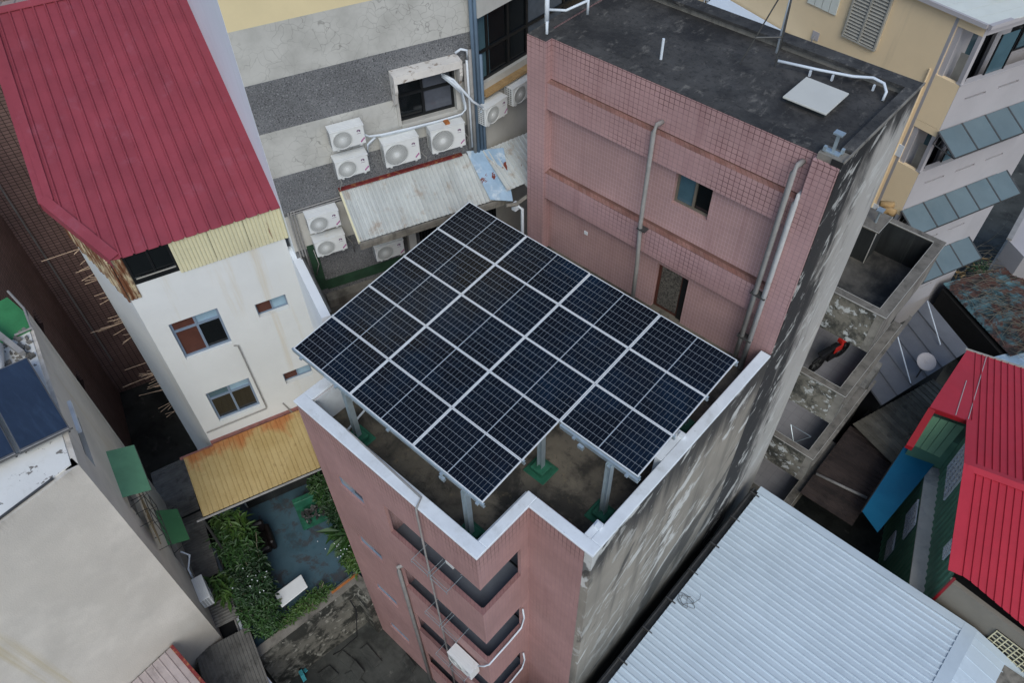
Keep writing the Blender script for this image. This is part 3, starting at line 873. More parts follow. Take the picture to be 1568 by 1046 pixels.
# ------------------------------------------------------------------ air conditioner units
def make_ac(w=.8, h=.55, d=.3, side=False):
    r = thing('air_conditioner', '', 'air conditioner', (0, 0, 0))
    # local: x right along the wall, -y outwards, z up; origin back bottom centre
    b = MB()
    b.box(-w / 2, -d, .04, w / 2, 0, h - .03)
    b.build('casing', m_acw, r, bevel=.012)
    t = MB()
    t.box(-w / 2 - .008, -d - .012, h - .03, w / 2 + .008, .0, h)
    for k in range(4):
        yy = -d + .05 + k * .055
        t.box(-w / 2 + .03, yy, h, w / 2 - .03, yy + .012, h + .006)
    t.build('top_cover', m_acw, r, bevel=.006)
    cx, cz, rr = -w * .17, h * .5, h * .41
    n = 28
    dk = MB()
    ring = [(cx + rr * math.cos(2 * math.pi * k / n), -d - .003, cz + rr * math.sin(2 * math.pi * k / n)) for k in range(n)]
    dk.add(ring + [(cx, -d - .003, cz)], [(k, (k + 1) % n, n) for k in range(n)])
    dk.build('fan_opening', m_acd, r)
    gr = MB()
    for k in range(44):
        a = 2 * math.pi * k / 44
        ca, sa = math.cos(a), math.sin(a)
        wv = .0055
        gr.add([(cx + ca * rr * .16 - sa * wv, -d - .014, cz + sa * rr * .16 + ca * wv), (cx + ca * rr * .16 + sa * wv, -d - .014, cz + sa * rr * .16 - ca * wv),
                (cx + ca * rr + sa * wv, -d - .01, cz + sa * rr - ca * wv), (cx + ca * rr - sa * wv, -d - .01, cz + sa * rr + ca * wv)], [(0, 1, 2, 3)])
    gr.tube([(cx + rr * math.cos(2 * math.pi * k / n), -d - .008, cz + rr * math.sin(2 * math.pi * k / n)) for k in range(n + 1)], .012, 5, False)
    gr.build('fan_grille', m_acg, r)
    hb = MB()
    hb.tube([(cx, -d - .002, cz), (cx, -d - .024, cz)], rr * .2, 14)
    hb.build('fan_hub', m_acw, r)
    # emblem: ring open at the lower left, little word under it; slanted tag in the lower corner
    lg = MB()
    lx, lz = w * .33, h * .74
    pts = [(lx + .042 * math.cos(rad(a)), lz + .034 * math.sin(rad(a))) for a in range(-20, 221, 24)]
    for k in range(len(pts) - 1):
        p, q = pts[k], pts[k + 1]
        e = .45
        lg.add([(p[0], -d - .004, p[1]), (q[0], -d - .004, q[1]), (lx + (q[0] - lx) * e, -d - .004, lz + (q[1] - lz) * e), (lx + (p[0] - lx) * e, -d - .004, lz + (p[1] - lz) * e)], [(0, 1, 2, 3)])
    lg.add([(lx - .005, -d - .004, lz + .004), (lx + .042, -d - .004, lz + .004), (lx + .042, -d - .004, lz - .02), (lx + .008, -d - .004, lz - .02)], [(0, 1, 2, 3)])
    for k in range(4):
        a = lx - .045 + k * .025
        lg.add([(a, -d - .004, lz - .068), (a + .017, -d - .004, lz - .068), (a + .017, -d - .004, lz - .056), (a, -d - .004, lz - .056)], [(0, 1, 2, 3)])
    lg.build('emblem', m_acp, r)
    tg = MB()
    for k in range(3):
        x, z = w * .355 + k * .034, h * .16 + k * .03
        tg.add([(x, -d - .004, z), (x + .03, -d - .004, z + .026), (x + .022, -d - .004, z + .066), (x - .008, -d - .004, z + .04)], [(0, 1, 2, 3)])
    tg.build('slanted_tag', m_acpk, r)
    ft = MB()
    for x in (-w / 2 + .1, w / 2 - .14):
        ft.box(x, -d + .02, 0, x + .05, .08, .04)
    ft.build('foot', m_acw, r)
    if side:
        sl_ = MB()
        for a in range(3):
            for b_ in range(8):
                y, z = -d + .05 + a * .075, .08 + b_ * .055
                sl_.add([(-w / 2 - .003, y, z), (-w / 2 - .003, y, z + .035), (-w / 2 - .003, y + .05, z + .035), (-w / 2 - .003, y + .05, z)], [(0, 1, 2, 3)])
        sl_.build('side_vents', m_acd, r)
    return r
ac_s, ac_l = make_ac(.78, .54, .3, True), make_ac(.87, .7, .34, True)
used = set()
def put_ac(proto, loc, face_az, label, grp='outdoor air conditioner units'):
    o = proto if proto not in used else copy_tree(proto)
    used.add(proto)
    o.location = loc
    o.rotation_euler = (0, 0, rad(face_az + 90))
    o['label'] = label
    o['category'] = 'air conditioner'
    o['group'] = grp
    return o
GP, Gn, Gt = fr(-23)
GC = -4.1
put_ac(ac_s, GP(GC + .08, 2.68, 15.5), -23, 'small white air conditioner, upper of the stacked pair left of the grey wall window')
put_ac(ac_s, GP(GC + .08, 2.65, 14.72), -23, 'small white air conditioner just above the left end of the rusty tin canopy')
put_ac(ac_l, GP(GC + .05, 3.87, 14.66), -23, 'large white air conditioner, left of the two below the grey wall window')
put_ac(ac_l, GP(GC + .05, 5.04, 14.68), -23, 'large white air conditioner with a brick on top, beside the vertical pipes')
put_ac(ac_s, GP(GC + .08, 1.70, 13.4), -23, 'white air conditioner, upper of the pair left of the tin canopy')
put_ac(ac_s, GP(GC + .08, 1.72, 12.62), -23, 'white air conditioner, lower of the pair above the green wall paint')
put_ac(ac_s, GP(GC + .08, 3.16, 12.62), -23, 'white air conditioner mostly hidden under the edge of the tin canopy')
put_ac(ac_s, GP(GC + .08, 3.16, 11.86), -23, 'white air conditioner peeking out between canopy and solar panels')
put_ac(ac_s, (-1.36, 7.38, 15.02), 0, 'white air conditioner with side vents just right of the pipe bundle')
put_ac(ac_s, (-1.36, 8.36, 15.1), 0, 'white air conditioner half hidden behind the pink pilaster')
put_ac(ac_s, (4.98, Y0 - .04, 6.12), -90, 'white air conditioner hung on the balcony front of the pink building', 'air conditioners on the pink balconies')
put_ac(ac_s, (5.12, Y0 - .04, 3.2), -90, 'white air conditioner at the bottom edge on the lower pink balcony', 'air conditioners on the pink balconies')
single(MB().obox(GP(GC + .13, 5.02, 15.388), sc(Gt, .11), sc(Gn, .2), (0, 0, .05)), 'brick', m_orange, 'orange brick lying on top of an air conditioner', 'brick', GP(GC + .15, 5.02, 15.388))

# drying racks on the pink balconies
def rack(z, k, lab):
    r = thing('drying_rack', lab, 'drying rack', (4.1, Y0, z), 0, 'drying racks on the pink balconies')
    for x in (3.72, 4.3):
        m = MB()
        m.tube([(x, Y0 + .3, z + .06), (x, Y0 - .17, z + .06), (x, Y0 - .17, z - .06)], .008, 5)
        m.tube([(x + .5, Y0 + .3, z + .06), (x + .5, Y0 - .17, z + .06), (x + .5, Y0 - .17, z - .06)], .008, 5)
        m.tube([(x, Y0 - .155, z - .02), (x + .5, Y0 - .155, z - .02)], .008, 5)
        m.tube([(x, Y0 - .12, z + .06), (x + .5, Y0 - .12, z + .06)], .006, 5)
        m.build('bracket', m_alu, r)
    MB().tube([(4.75, Y0 + .3, z + .05), (4.85, Y0 + .34, z + .2), (4.92, Y0 + .3, z + .32)], .008, 5).build('hook', m_alu, r)
    MB().box(4.3, Y0 + .3, z - .02, 4.52, Y0 + .42, z + .12).build('box', m_acw, r)
for k, lb in enumerate(('metal drying rack on the top balcony sill of the pink building', 'metal drying rack on the second balcony sill from the top',
                        'metal drying rack on the third balcony sill, beside the hung air conditioner')):
    rack(lev[k] - 1.25, k, lb)
for k in (1, 2):
    z = lev[k] - 1.25
    single(MB().tube([(XN + .04, .62, z + 1.1), (XN + .04, .66, z + .5), (XN + .05, .55, z + .1), (XN + .05, .1, z + .06), (XN + .04, -.3, z + .03), (XN + .02, -.55, z - .06), (XN - .1, Y0 - .06, z - .3), (XN - .25, Y0 - .12, z - .45)], .022, 8), 'refrigerant_pipe', m_pvc,
           ['', 'white pipe along the second balcony sill down to the hung air conditioner', 'white pipe along the third balcony sill near the bottom edge'][k], 'pipe', (XN, .1, z), smooth=True)
lamp = MB().tube([(2.98, Y0 + .5, 11.5), (2.98, Y0 + .5, 11.1)], .012, 6).tube([(2.98, Y0 + .5, 11.1), (2.98, Y0 + .5, 10.95)], .09, 12)
single(lamp, 'balcony_lamp', m_acw, 'small cream lamp hanging inside the top balcony opening', 'lamp', (2.98, Y0 + .5, 11.0))

# ------------------------------------------------------------------ grey banded building behind
gb = thing('grey_building', 'grey building with horizontal dark and light bands and many air conditioners', 'building', GP(GC - 3, 3, 0), rad(-23))
go = GP(GC, 0, 0)
whole = [(4.05, 5.45, 15.5, 16.8)]
bands = [(18.54, 21.5, m_creamwall, 'cream_upper_wall'), (17.36, 18.54, m_crack, 'light_band'), (16.18, 17.36, m_greydark, 'dark_band'), (15.0, 16.18, m_crack, 'light_band'),
         (13.85, 15.0, m_greydark, 'dark_band'), (12.72, 13.85, m_greylite, 'light_band'), (0, 12.72, m_greydark, 'dark_band')]
for i, (z0, z1, mt, nm) in enumerate(bands):
    hs = [h for h in whole if h[2] < z1 and h[3] > z0]
    MB().wall(go, Gt, Gn, .86, 5.97, z0, z1, hs, .3 + .004 * i).build(nm, mt, gb)
window(gb, go, Gt, Gn, 4.05, 5.45, 15.5, 16.8, m_bframe, [(.03, .46, .04, .96, m_glass), (.44, .97, .04, .96, MT('curtained_glass', S(86, 90, 98), .15, .15, 2, (), None, spec=.6))], .13, .06, (.45,), .5)
rv = MB()
for a, b, c, d in ((3.98, 4.05, 15.48, 16.68), (5.45, 5.56, 15.48, 16.68), (4.05, 5.45, 15.4, 15.5)):
    rv.obox(GP(GC + .001, a, c), sc(Gt, b - a), sc(Gn, .03), (0, 0, d - c))
rv.build('window_surround', m_greylite, gb)
hd = MB()
hd.obox(GP(GC, 3.92, 16.84), sc(Gt, 1.62), sc(Gn, .3), (0, 0, .08))
hd.obox(GP(GC + .3, 3.92, 16.75), sc(Gt, 1.62), sc(Gn, .05), (0, 0, .175))
for s0 in (3.92, 5.47):
    hd.add([GP(GC + .001, s0, 16.1), GP(GC + .12, s0, 16.1), GP(GC + .33, s0, 16.55), GP(GC + .33, s0, 16.84), GP(GC + .001, s0, 16.84),
            GP(GC + .001, s0 + .07, 16.1), GP(GC + .12, s0 + .07, 16.1), GP(GC + .33, s0 + .07, 16.55), GP(GC + .33, s0 + .07, 16.84), GP(GC + .001, s0 + .07, 16.84)],
           [(0, 1, 2, 3, 4), (9, 8, 7, 6, 5), (0, 5, 6, 1), (1, 6, 7, 2), (2, 7, 8, 3), (3, 8, 9, 4), (4, 9, 5, 0)])
hd.build('window_hood', MT('peeling_white_hood', S(216, 212, 204), .8, .1, 2, ((S(128, 110, 92), H1, 4.5, .54, .64, .85),), (30, .3)), gb)
# white side wall towards the red-roofed house
WP_, Wn_, Wt_ = fr(-20.5)
MB().wall(WP_(-4.06, 1.035, 0), neg(Wn_), neg(Wt_), .0, 12, 9, 21.5, (), .02).build('white_side_wall', m_whiteb, gb)
# angled right part with tall dark windows (parallel to the pink building)
RX = -1.4
ro = (RX, 7.03, 0)
MB().wall(ro, UY, NX, 0, 6, 9, 21.5, [(.12, 4.6, 15.95, 17.62)], .3).build('side_wing_wall', m_greylite, gb)
window(gb, ro, UY, NX, .12, 4.6, 15.95, 17.62, m_bframe, [(.0, .12, .02, .98, m_glassb), (.1, .42, .02, .98, m_glass), (.4, .72, .02, .98, MT('curtain_behind_glass', S(84, 92, 100), .2, .2, 3, (), None)), (.7, .99, .02, .98, m_glass)], .1, .07, (.1, .26, .41, .72), .45)
MB().box(RX + .001, 7.2, 15.72, RX + .2, 12, 15.78).build('wooden_sill', m_wood, gb)
MB().box(RX + .001, 7.1, 17.7, RX + .14, 12, 19.2).build('upper_spandrel', m_greylite, gb)
# pipes at the corner
for k, (s0, r_, zb, mt) in enumerate(((5.82, .05, 14.1, m_pvcg), (5.9, .045, 14.15, m_pipeblue), (6.0, .05, 14.1, m_pipeblue), (6.08, .04, 14.1, m_pipeblue), (5.74, .03, 14.4, m_pvc), (5.67, .035, 14.4, m_pvcg))):
    top = 21.5 if k in (1, 2) else 17.0 - .06 * k
    MB().tube([GP(GC + .1 + .02 * (k % 2), s0, zb), GP(GC + .1 + .02 * (k % 2), s0, top)], r_, 8).build('riser_pipe', mt, gb, smooth=True)
cp_ = [GP(GC + .1, 5.12, 16.55), GP(GC + .3, 5.25, 16.45), GP(GC + .22, 5.5, 16.1), GP(GC + .15, 5.6, 15.7), GP(GC + .14, 5.6, 15.55), GP(GC + .12, 5.5, 15.42), GP(GC + .1, 4.9, 15.4), GP(GC + .1, 4.2, 15.42), GP(GC + .1, 3.5, 15.45), GP(GC + .1, 3.2, 15.5), GP(GC + .1, 3.07, 15.6)]
for k in range(3):
    MB().tube([vadd(vadd(p, Gn, .03 * k), (0, 0, 1), .035 * (k - 1)) for p in cp_[:9 + k]], .025, 7).build('refrigerant_line', m_pvc, gb, smooth=True)
MB().tube([GP(GC + .12, 5.1, 16.6), GP(GC + .32, 5.3, 16.5), GP(GC + .28, 5.75, 15.8), GP(GC + .3, 6.1, 15.45), (-1.2, 6.95, 15.45)], .03, 7).build('refrigerant_line', m_pvc, gb, smooth=True)
MB().tube([GP(GC + .1, 3.1, 15.0), GP(GC + .12, 3.15, 15.3), GP(GC + .12, 3.35, 15.44)], .028, 7).build('refrigerant_line', m_pvc, gb, smooth=True)
MB().tube([GP(GC + .1, 5.48, 17.0), GP(GC + .14, 5.6, 17.08), GP(GC + .14, 5.74, 17.02), GP(GC + .12, 5.76, 16.8)], .03, 7).build('refrigerant_line', m_pvc, gb, smooth=True)
for z in (13.93, 14.0):
    MB().tube([GP(GC + .06, 1.0, z - .1), GP(GC + .06, 1.02, z), GP(GC + .06, 2.3, z + .03)], .014, 6).build('cable', m_pvcg, gb)
for s0 in (.96, 1.03, 1.1):
    MB().tube([GP(GC + .06, s0, 14.0), GP(GC + .06, s0, 11.6)], .022, 6).build('cable', m_pvcg, gb)
for (s0, z0, s1, z1) in ((2.3, 14.9, 2.25, 14.1), (2.1, 13.0, 2.3, 12.2), (4.35, 14.75, 4.5, 14.3), (5.5, 15.0, 5.6, 14.5), (1.3, 12.7, 1.2, 11.8)):
    MB().tube([GP(GC + .1, s0, z0), GP(GC + .16, (s0 + s1) / 2 + .08, (z0 + z1) / 2), GP(GC + .06, s1, z1)], .012, 6).build('drain_hose', m_pvcg, gb, smooth=True)
# green painted dado and step
gd = MB()
gd.obox(GP(GC + .002, 1.16, 11.2), sc(Gt, .24), sc(Gn, .008), (0, 0, 1.6))
gd.obox(GP(GC + .003, 1.4, 11.15), sc(Gt, 2.9), sc(Gn, .008), (0, 0, .34))
gd.build('green_dado', MT('green_dado_paint', S(44, 74, 54), .8, .3, 3), gb)
st = MB()
st.obox(GP(GC, .9, 0), sc(Gt, 6.), sc(Gn, 3.4), (0, 0, 10.75))
st.build('lower_yard_block', m_ter, gb)
MB().obox(GP(GC + .004, 1.3, 10.75), sc(Gt, 4.6), sc(Gn, .3), (0, 0, .27)).build('step', m_pconc, gb)
for k in range(26):
    MB().obox(GP(GC + .02, 4.15 + k * .085, 11.05), sc(Gt, .05), sc(Gn, .05), (0, 0, 2.6)).build('shutter_slat', m_bframe, gb)
MB().obox(GP(GC + .004, 4.1, 11.05), sc(Gt, 2.25), sc(Gn, .012), (0, 0, 2.6)).build('shutter_back', m_dark, gb)
MB().obox(GP(GC + .02, 3.74, 11), sc(Gt, .2), sc(Gn, .22), (0, 0, 2.7)).build('column', m_greylite, gb)

# rusty tin canopy
tc_ = thing('tin_canopy', 'weathered corrugated tin canopy with rusty edge under the air conditioners', 'canopy', GP(-3.6, 4.2, 13.4), rad(-23))
Za, Zb, na, nb = 14.2, 13.46, GC + .02, -2.92
sl_len = math.hypot(Za - Zb, nb - na)
Avec = (Gn[0] * (nb - na), Gn[1] * (nb - na), Zb - Za)
sheets(tc_, 'tin_sheet', m_tin, GP(na, 2.3, Za), Avec, Gt, 15, .22, prof(.22, .03, (.0, .1), .05, .025), lambda u: (0, sl_len))
sheets(tc_, 'tin_sheet', m_tin, GP(na, 2.3 + 15 * .22, Za), Avec, Gt, 2, .22, prof(.22, .03, (.0, .1), .05, .025), lambda u: (.06, sl_len))
rt = MB()
rt.obox(GP(na - .02, 2.26, Za + .02), sc(Gt, 3.2), sc(Gn, .11), (0, 0, .035))
rt.build('rusty_ridge_board', m_redtrim, tc_)
gu = MB()
gu.obox(GP(nb, 2.28, Zb - .12), sc(Gt, 3.85), sc(Gn, .05), (0, 0, .1))
gu.obox(GP(nb - .02, 2.28, Zb - .24), sc(Gt, 3.85), sc(Gn, .04), (0, 0, .12))
gu.build('gutter', m_pconc, tc_)
bd = MB()
bd.obox(GP(na, 2.26, Za - .05), Avec, sc(Gt, .05), (0, 0, .07))
bd.build('edge_board', m_cream, tc_)
# patch of bluish sheet between the two canopies and the right-hand canopy
pt = MB()
pt.slab([GP(na, 5.6, Za + .06), GP(nb, 5.72, Zb + .06), (.0, 6.75, Zb + .05), (-.98, 7.5, Za + .03)], .01)
pt.build('patch_sheet', m_tinb, tc_)
sheets(tc_, 'tin_sheet', m_tin, (-1.3, 7.05, 14.22), (1.35, -.35, -.62), (.25, .97, 0), 12, .24, prof(.24, .03, (.0, .11), .05, .025), lambda u: (.0, 1.48 if u > .5 else 1.25))
MB().tube([(-.05, 6.55, 13.45), (.08, 6.8, 13.42), (.1, 7.2, 13.45)], .05, 6).build('corner_gutter', m_pconc, tc_)
dp = MB()
dp.tube([(.06, 6.85, 13.3), (.13, 6.95, 13.2), (.13, 6.95, 10.5)], .045, 8)
dp.build('downpipe', m_pvc, tc_, smooth=True)
MB().box(-.05, 6.75, 13.2, .08, 6.9, 13.4).build('hopper', m_pvc, tc_)

# ------------------------------------------------------------------ white house with crimson roof
WP, Wn, Wt = fr(-20.5)
WC = -4.4
wh = thing('white_house', 'tall white house with crimson metal roof and rusty cream cladding under the eave', 'house', WP(-8.5, -1.2, 0), rad(-20.5))
wo_ = WP(WC, 0, 0)
wins = [(-2.46, -1.22, 10.1, 11.49), (-2.44, -1.21, 7.18, 8.55), (-.33, .5, 10.63, 11.15), (-.3, .53, 7.68, 8.16)]
MB().wall(wo_, Wt, Wn, -2.94, .93, 0, 13.04, wins, .25).build('front_wall', m_white, wh)
for k, (a, b, c, d) in enumerate(wins[:2]):
    window(wh, wo_, Wt, Wn, a, b, c, d, m_wframe, [(.03, .5, .74, .97, m_board if k == 0 else m_glassb), (.5, .97, .74, .97, m_glassl), (.03, .5, .03, .7, m_board if k == 0 else m_glass), (.5, .97, .03, .7, m_glass)], .09, .06, (.5,), .72)
for k, (a, b, c, d) in enumerate(wins[2:]):
    window(wh, wo_, Wt, Wn, a, b, c, d, m_wframe, [(.02, .52, .03, .97, m_board), (.5, .98, .03, .97, m_glassl)], .14, .03, (.5,))
# chamfer and left wall
CA, CB = (WC, -2.94), (-7.05, -3.82)
cd = (CB[0] - CA[0], CB[1] - CA[1]); cl_ = math.hypot(*cd)
cU = tuple((Wn[i] * cd[0] + Wt[i] * cd[1]) / cl_ for i in range(3))
cN = (-cU[1], cU[0], 0)
if (cN[0] * (10.4 + 5) + cN[1] * (-4.5 + 1)) < 0:
    cN = neg(cN)
MB().wall(WP(CA[0], CA[1], 0), cU, cN, 0, cl_, 0, 12.98, (), .25).build('chamfer_wall', m_white, wh)
MB().wall(WP(CB[0], CB[1], 0), neg(Wn), neg(Wt), 0, 6.4, 0, 13.4, (), .25).build('left_wall', m_white, wh)
# cladding strips under the eave
def clad(o, U, N, u0, u1, z0, z1, mt, name, w=.09, hfun=None, tfun=None):
    m = MB()
    n_ = int(round((u1 - u0) / w))
    for k in range(n_):
        a, b = u0 + (u1 - u0) * k / n_, u0 + (u1 - u0) * (k + 1) / n_
        zz0 = z0 if hfun is None else hfun((a + b) / 2)
        pts = [(a, .02), (a + (b - a) * .3, .045), (a + (b - a) * .7, .045), (b, .02)]
        vs = []
        for u, d in pts:
            for z in (zz0, z1 if tfun is None else tfun(u)):
                vs.append((o[0] + U[0] * u + N[0] * d, o[1] + U[1] * u + N[1] * d, z))
        m.add(vs, [(0, 2, 3, 1), (2, 4, 5, 3), (4, 6, 7, 5)])
    ob = m.build(name, mt, wh)
    s = ob.modifiers.new('thick', 'SOLIDIFY'); s.thickness = .012
for a, b in ((-1.64, -.75), (-.74, .1), (.11, 1.03)):
    clad(wo_, Wt, Wn, a, b, 12.98, 14.0, m_cream, 'cladding_sheet')
clad(wo_, Wt, Wn, -2.94, -2.68, 12.66, 14.0, m_rust, 'cladding_sheet', .08)
rr_ = random.Random(3)
clad(WP(CA[0], CA[1], 0), cU, cN, 0, cl_, 12.9, 14.5, m_rust, 'rusted_cladding', .09, lambda u: 12.62 + .25 * u / cl_ + rr_.uniform(-.08, .12), lambda u: 13.86 + .6 * u / cl_)
MB().wall(wo_, Wt, Wn, -2.9, .9, 13.04, 14.0, [(-2.66, -1.66, 13.2, 13.95)], .05).build('upper_wall_core', m_dark, wh)
window(wh, wo_, Wt, Wn, -2.68, -1.65, 13.08, 13.97, m_bframe, [(.03, .52, .2, .97, m_glass), (.5, .97, .2, .97, m_glass)], -.03, .05, (.52,))
pm = MB(); pm.obox(WP(WC + .05, -2.6, 13.24), sc(Wt, .92), sc(Wn, .02), (0, 0, .025)); pm.build('window_rail', m_louver, wh)
# right fin wall beside the yard
MB().wall(WP(WC + .0, .93, 0), Wn, neg(Wt), -.2, 2.6, 0, 12.5, [(1.6, 2.6, 0, 7.5)], .22).build('fin_wall', m_whiteb, wh)
MB().tube([WP(WC + .4, 1.19, 12.53), WP(WC + 2.55, 1.19, 12.53)], .03, 7).build('fin_pipe', m_iron, wh)
# roof
RK = .3
def ze(n):
    return 13.99 + RK * (WC + .08 - n)
Lr = 8.08
Aup = (-Wn[0], -Wn[1], RK)
al = math.sqrt(1 + RK * RK)
def redends(u):
    s = -3.86 + u
    if s < -2.9:
        n0 = (WC + .1) + (-2.9 - s) / .96 * -2.05
    else:
        n0 = WC + .1
    return ((WC + .08 - n0) * al, Lr * al)
sheets(wh, 'roof_sheet', m_red, WP(WC + .08, -3.86, ze(WC + .08)), Aup, Wt, 17, .288, prof(.288, .045, (.0,), .075, .03), redends, .01)
rg = MB()
rn = WC + .08 - Lr
rg.slab([WP(rn + .16, -3.9, ze(rn + .16) + .05), WP(rn + .16, 1., ze(rn + .16) + .05), WP(rn - .02, 1., ze(rn) + .09), WP(rn - .02, -3.9, ze(rn) + .09)], .02)
rg.build('ridge_cap', m_red, wh)
sheets(wh, 'rear_roof_sheet', m_ptin, WP(rn - .02, -3.86, ze(rn) + .06), (-Wn[0], -Wn[1], -RK), Wt, 13, .372, prof(.372, .03, (0.,), .05, .02), lambda u: (0, 1.2))
fl = MB()
fl.slab([WP(-6.3, -3.62, ze(-6.3) + .05), WP(-6.3, -3.95, ze(-6.3) + .03), WP(rn, -3.95, ze(rn) + .05), WP(rn, -3.62, ze(rn) + .07)], .02)
fl.slab([WP(-6.3, -3.95, ze(-6.3) + .03), WP(-6.3, -3.97, ze(-6.3) - .22), WP(rn, -3.97, ze(rn) - .2), WP(rn, -3.95, ze(rn) + .05)], .015)
fl.build('side_flashing', m_red, wh)
fl = MB()
c0, c1 = (WC + .1, -2.9), (WC + .1 - 2.05, -3.86)
fl.slab([WP(c0[0], c0[1], ze(c0[0]) + .05), WP(c1[0], c1[1] - .08, ze(c1[0]) + .05), WP(c1[0] - .12, c1[1] + .12, ze(c1[0] - .12) + .06), WP(c0[0] - .1, c0[1] + .22, ze(c0[0] - .1) + .055)], .015)
fl.obox(WP(c0[0], c0[1], ze(c0[0]) - .2), tuple(WP(c1[0], c1[1] - .08, 0)[i] - WP(c0[0], c0[1], 0)[i] for i in range(2)) + (RK * 2.05,), sc(Wn, .015), (0, 0, .25))
fl.build('corner_flashing', m_red, wh)
# bars of rusty reinforcement sticking out of the left corner
rb = random.Random(11)
for k in range(48):
    if k < 10:
        z = rb.uniform(11.3, 12.6)
    elif k < 30:
        z = rb.uniform(6.4, 11.2)
    else:
        z = rb.choice((9.6, 9.9, 6.9, 6.6, 7.4, 5.6)) + rb.uniform(-.25, .25)
    L_ = rb.uniform(.15, .4) if rb.random() < .9 else rb.uniform(.6, 1.0)
    p = WP(CB[0] + rb.uniform(0, .12), CB[1] + .02, z)
    dx = rb.uniform(-.15, .1)
    e = (p[0] - Wt[0] * L_ + Wn[0] * dx, p[1] - Wt[1] * L_ + Wn[1] * dx, z + rb.uniform(-.12, .06))
    MB().tube([p, e], .008, 5).build('rebar', m_rod, wh)
MB().obox(WP(WC + .002, -2.9, 2.4), sc(Wt, 3.7), sc(Wn, .05), (0, 0, 3.75)).build('painted_shade_panel', m_dconc, wh)  # shade under the yellow roof, put in as a dark panel on the wall
# small pipes and base band
MB().tube([WP(WC + .04, -1.22, 10.02), WP(WC + .05, -1.12, 9.98), WP(WC + .05, -1.08, 7.1), WP(WC + .05, -1.1, 7.02), WP(WC + .05, -2.9, 6.98)], .022, 6).build('drain_pipe', m_pvcg, wh)
MB().obox(WP(WC + .001, -2.94, 6.3), sc(Wt, 3.87), sc(Wn, .03), (0, 0, .22)).build('base_band', m_batten, wh)
MB().tube([WP(WC + .03, -.6, 6.95), WP(WC + .05, -.45, 6.4)], .02, 6).build('drain_pipe', m_pvcg, wh)

# ------------------------------------------------------------------ yellow lean-to roof over the patio
ya = thing('yellow_lean_to_roof', 'yellow corrugated lean-to roof with rust stains below the white house', 'canopy', WP(-3.5, -2, 2.4), rad(-20.5))
YT, YL = 6.42, 5.95
sheets(ya, 'roof_sheet', m_yawn, WP(-4.32, -3.8, YT), (Wn[0] * 1.95, Wn[1] * 1.95, YL - YT), Wt, 17, .29, prof(.29, .022, (.0, .17), .035, .015), lambda u: (.0 if u > .9 else .06, 2.02))
MB().tube([WP(-2.33, -4.0, YL - .06), WP(-2.33, 1.0, YL - .06)], .035, 7).build('gutter', m_pvcg, ya)
for s0 in (-3.85, .4):
    MB().tube([WP(-2.4, s0, 2.4), WP(-2.4, s0, YL - .05)], .04, 7).build('post', m_iron, ya)
bm_ = MB(); bm_.obox(WP(-4.35, -3.9, YT - .12), sc(Wt, 4.8), sc(Wn, .06), (0, 0, .08)); bm_.build('wall_batten', m_batten, ya)

# ------------------------------------------------------------------ brown tiled building
bb = thing('brown_building', 'tall dark brown tiled building behind the white house at left', 'building', WP(-14, -6, 0), rad(-20.5))
MB().wall(WP(-13.8, 0, 0), Wt, Wn, -6.5, -2.5, 0, 19, (), .3).build('rear_wing_wall', m_brown, bb)
bw = [(1.5, 2.5, 7.6, 8.35), (1.6, 2.6, 3.9, 4.65)]
bo = WP(-13.8, -6.5, 0)
MB().wall(bo, Wn, Wt, 0, 5.6, 0, 19, [(3.2, 4.2, 7.6, 8.3), (3.2, 4.2, 4.6, 5.3)], .3).build('side_wing_wall', m_brown, bb)
for z in (7.6, 4.6):
    window(bb, bo, Wn, Wt, 3.2, 4.2, z, z + .7, m_bframe, [(.02, .98, .02, .98, m_glass)], .12, .04, (.5,))
MB().tube([WP(-13.72, -6.05, 2), WP(-13.72, -6.05, 19)], .03, 6).build('downpipe', m_pvcg, bb)

# ------------------------------------------------------------------ beige building, lower left
FR_, BR_ = (-1.86, -4.35), (-6.82, -3.02)
bg_ = thing('beige_building', 'plain beige rendered building with flaking white flat roof at lower left', 'building', (-4.5, -6.5, 0))
FL_, BL_ = (-1.45, -11.5), (-8.6, -10.5)
RZ = 12.6
def seg(o, a, b, z0, z1, hs, th, nm, mt, par):
    U = (b[0] - a[0], b[1] - a[1], 0); l = math.hypot(U[0], U[1]); U = (U[0] / l, U[1] / l, 0)
    return MB().wall((a[0], a[1], 0), U, o(U), 0, l, z0, z1, hs, th).build(nm, mt, par)
left_of = lambda U: (-U[1], U[0], 0)
right_of = lambda U: (U[1], -U[0], 0)
seg(left_of, BR_, FR_, 0, RZ, [(2.6, 4.2, 11.2, 11.75), (2.7, 3.9, 7.6, 9.0), (2.3, 3.5, 4.4, 5.5)], .25, 'right_wall', m_beige, bg_)
seg(right_of, FL_, FR_, 0, RZ, (), .25, 'front_wall', m_beige, bg_)
seg(right_of, BR_, BL_, 0, RZ, (), .25, 'rear_wall', m_beige, bg_)
seg(left_of, FL_, BL_, 0, RZ, (), .25, 'left_wall', m_beige, bg_)
MB().prism([(FR_[0] - .1, FR_[1] - .1), (BR_[0] + .1, BR_[1] - .1), BL_, (FL_[0] - .1, FL_[1])], RZ - .2, RZ + .03).build('roof_deck', m_beigeroof, bg_)
BU = (.9655, -.2601, 0); BN = (.2601, .9655, 0)
def BW(u, d, z):
    return (BR_[0] + BU[0] * u + BN[0] * d, BR_[1] + BU[1] * u + BN[1] * d, z)
kb_ = MB()
kb_.obox((FR_[0] - .02, FR_[1] - .5, RZ + .03), (.4, -7, 0), (-.05, 0, 0), (0, 0, .03))
kb_.build('roof_edge_joint', m_iron, bg_)
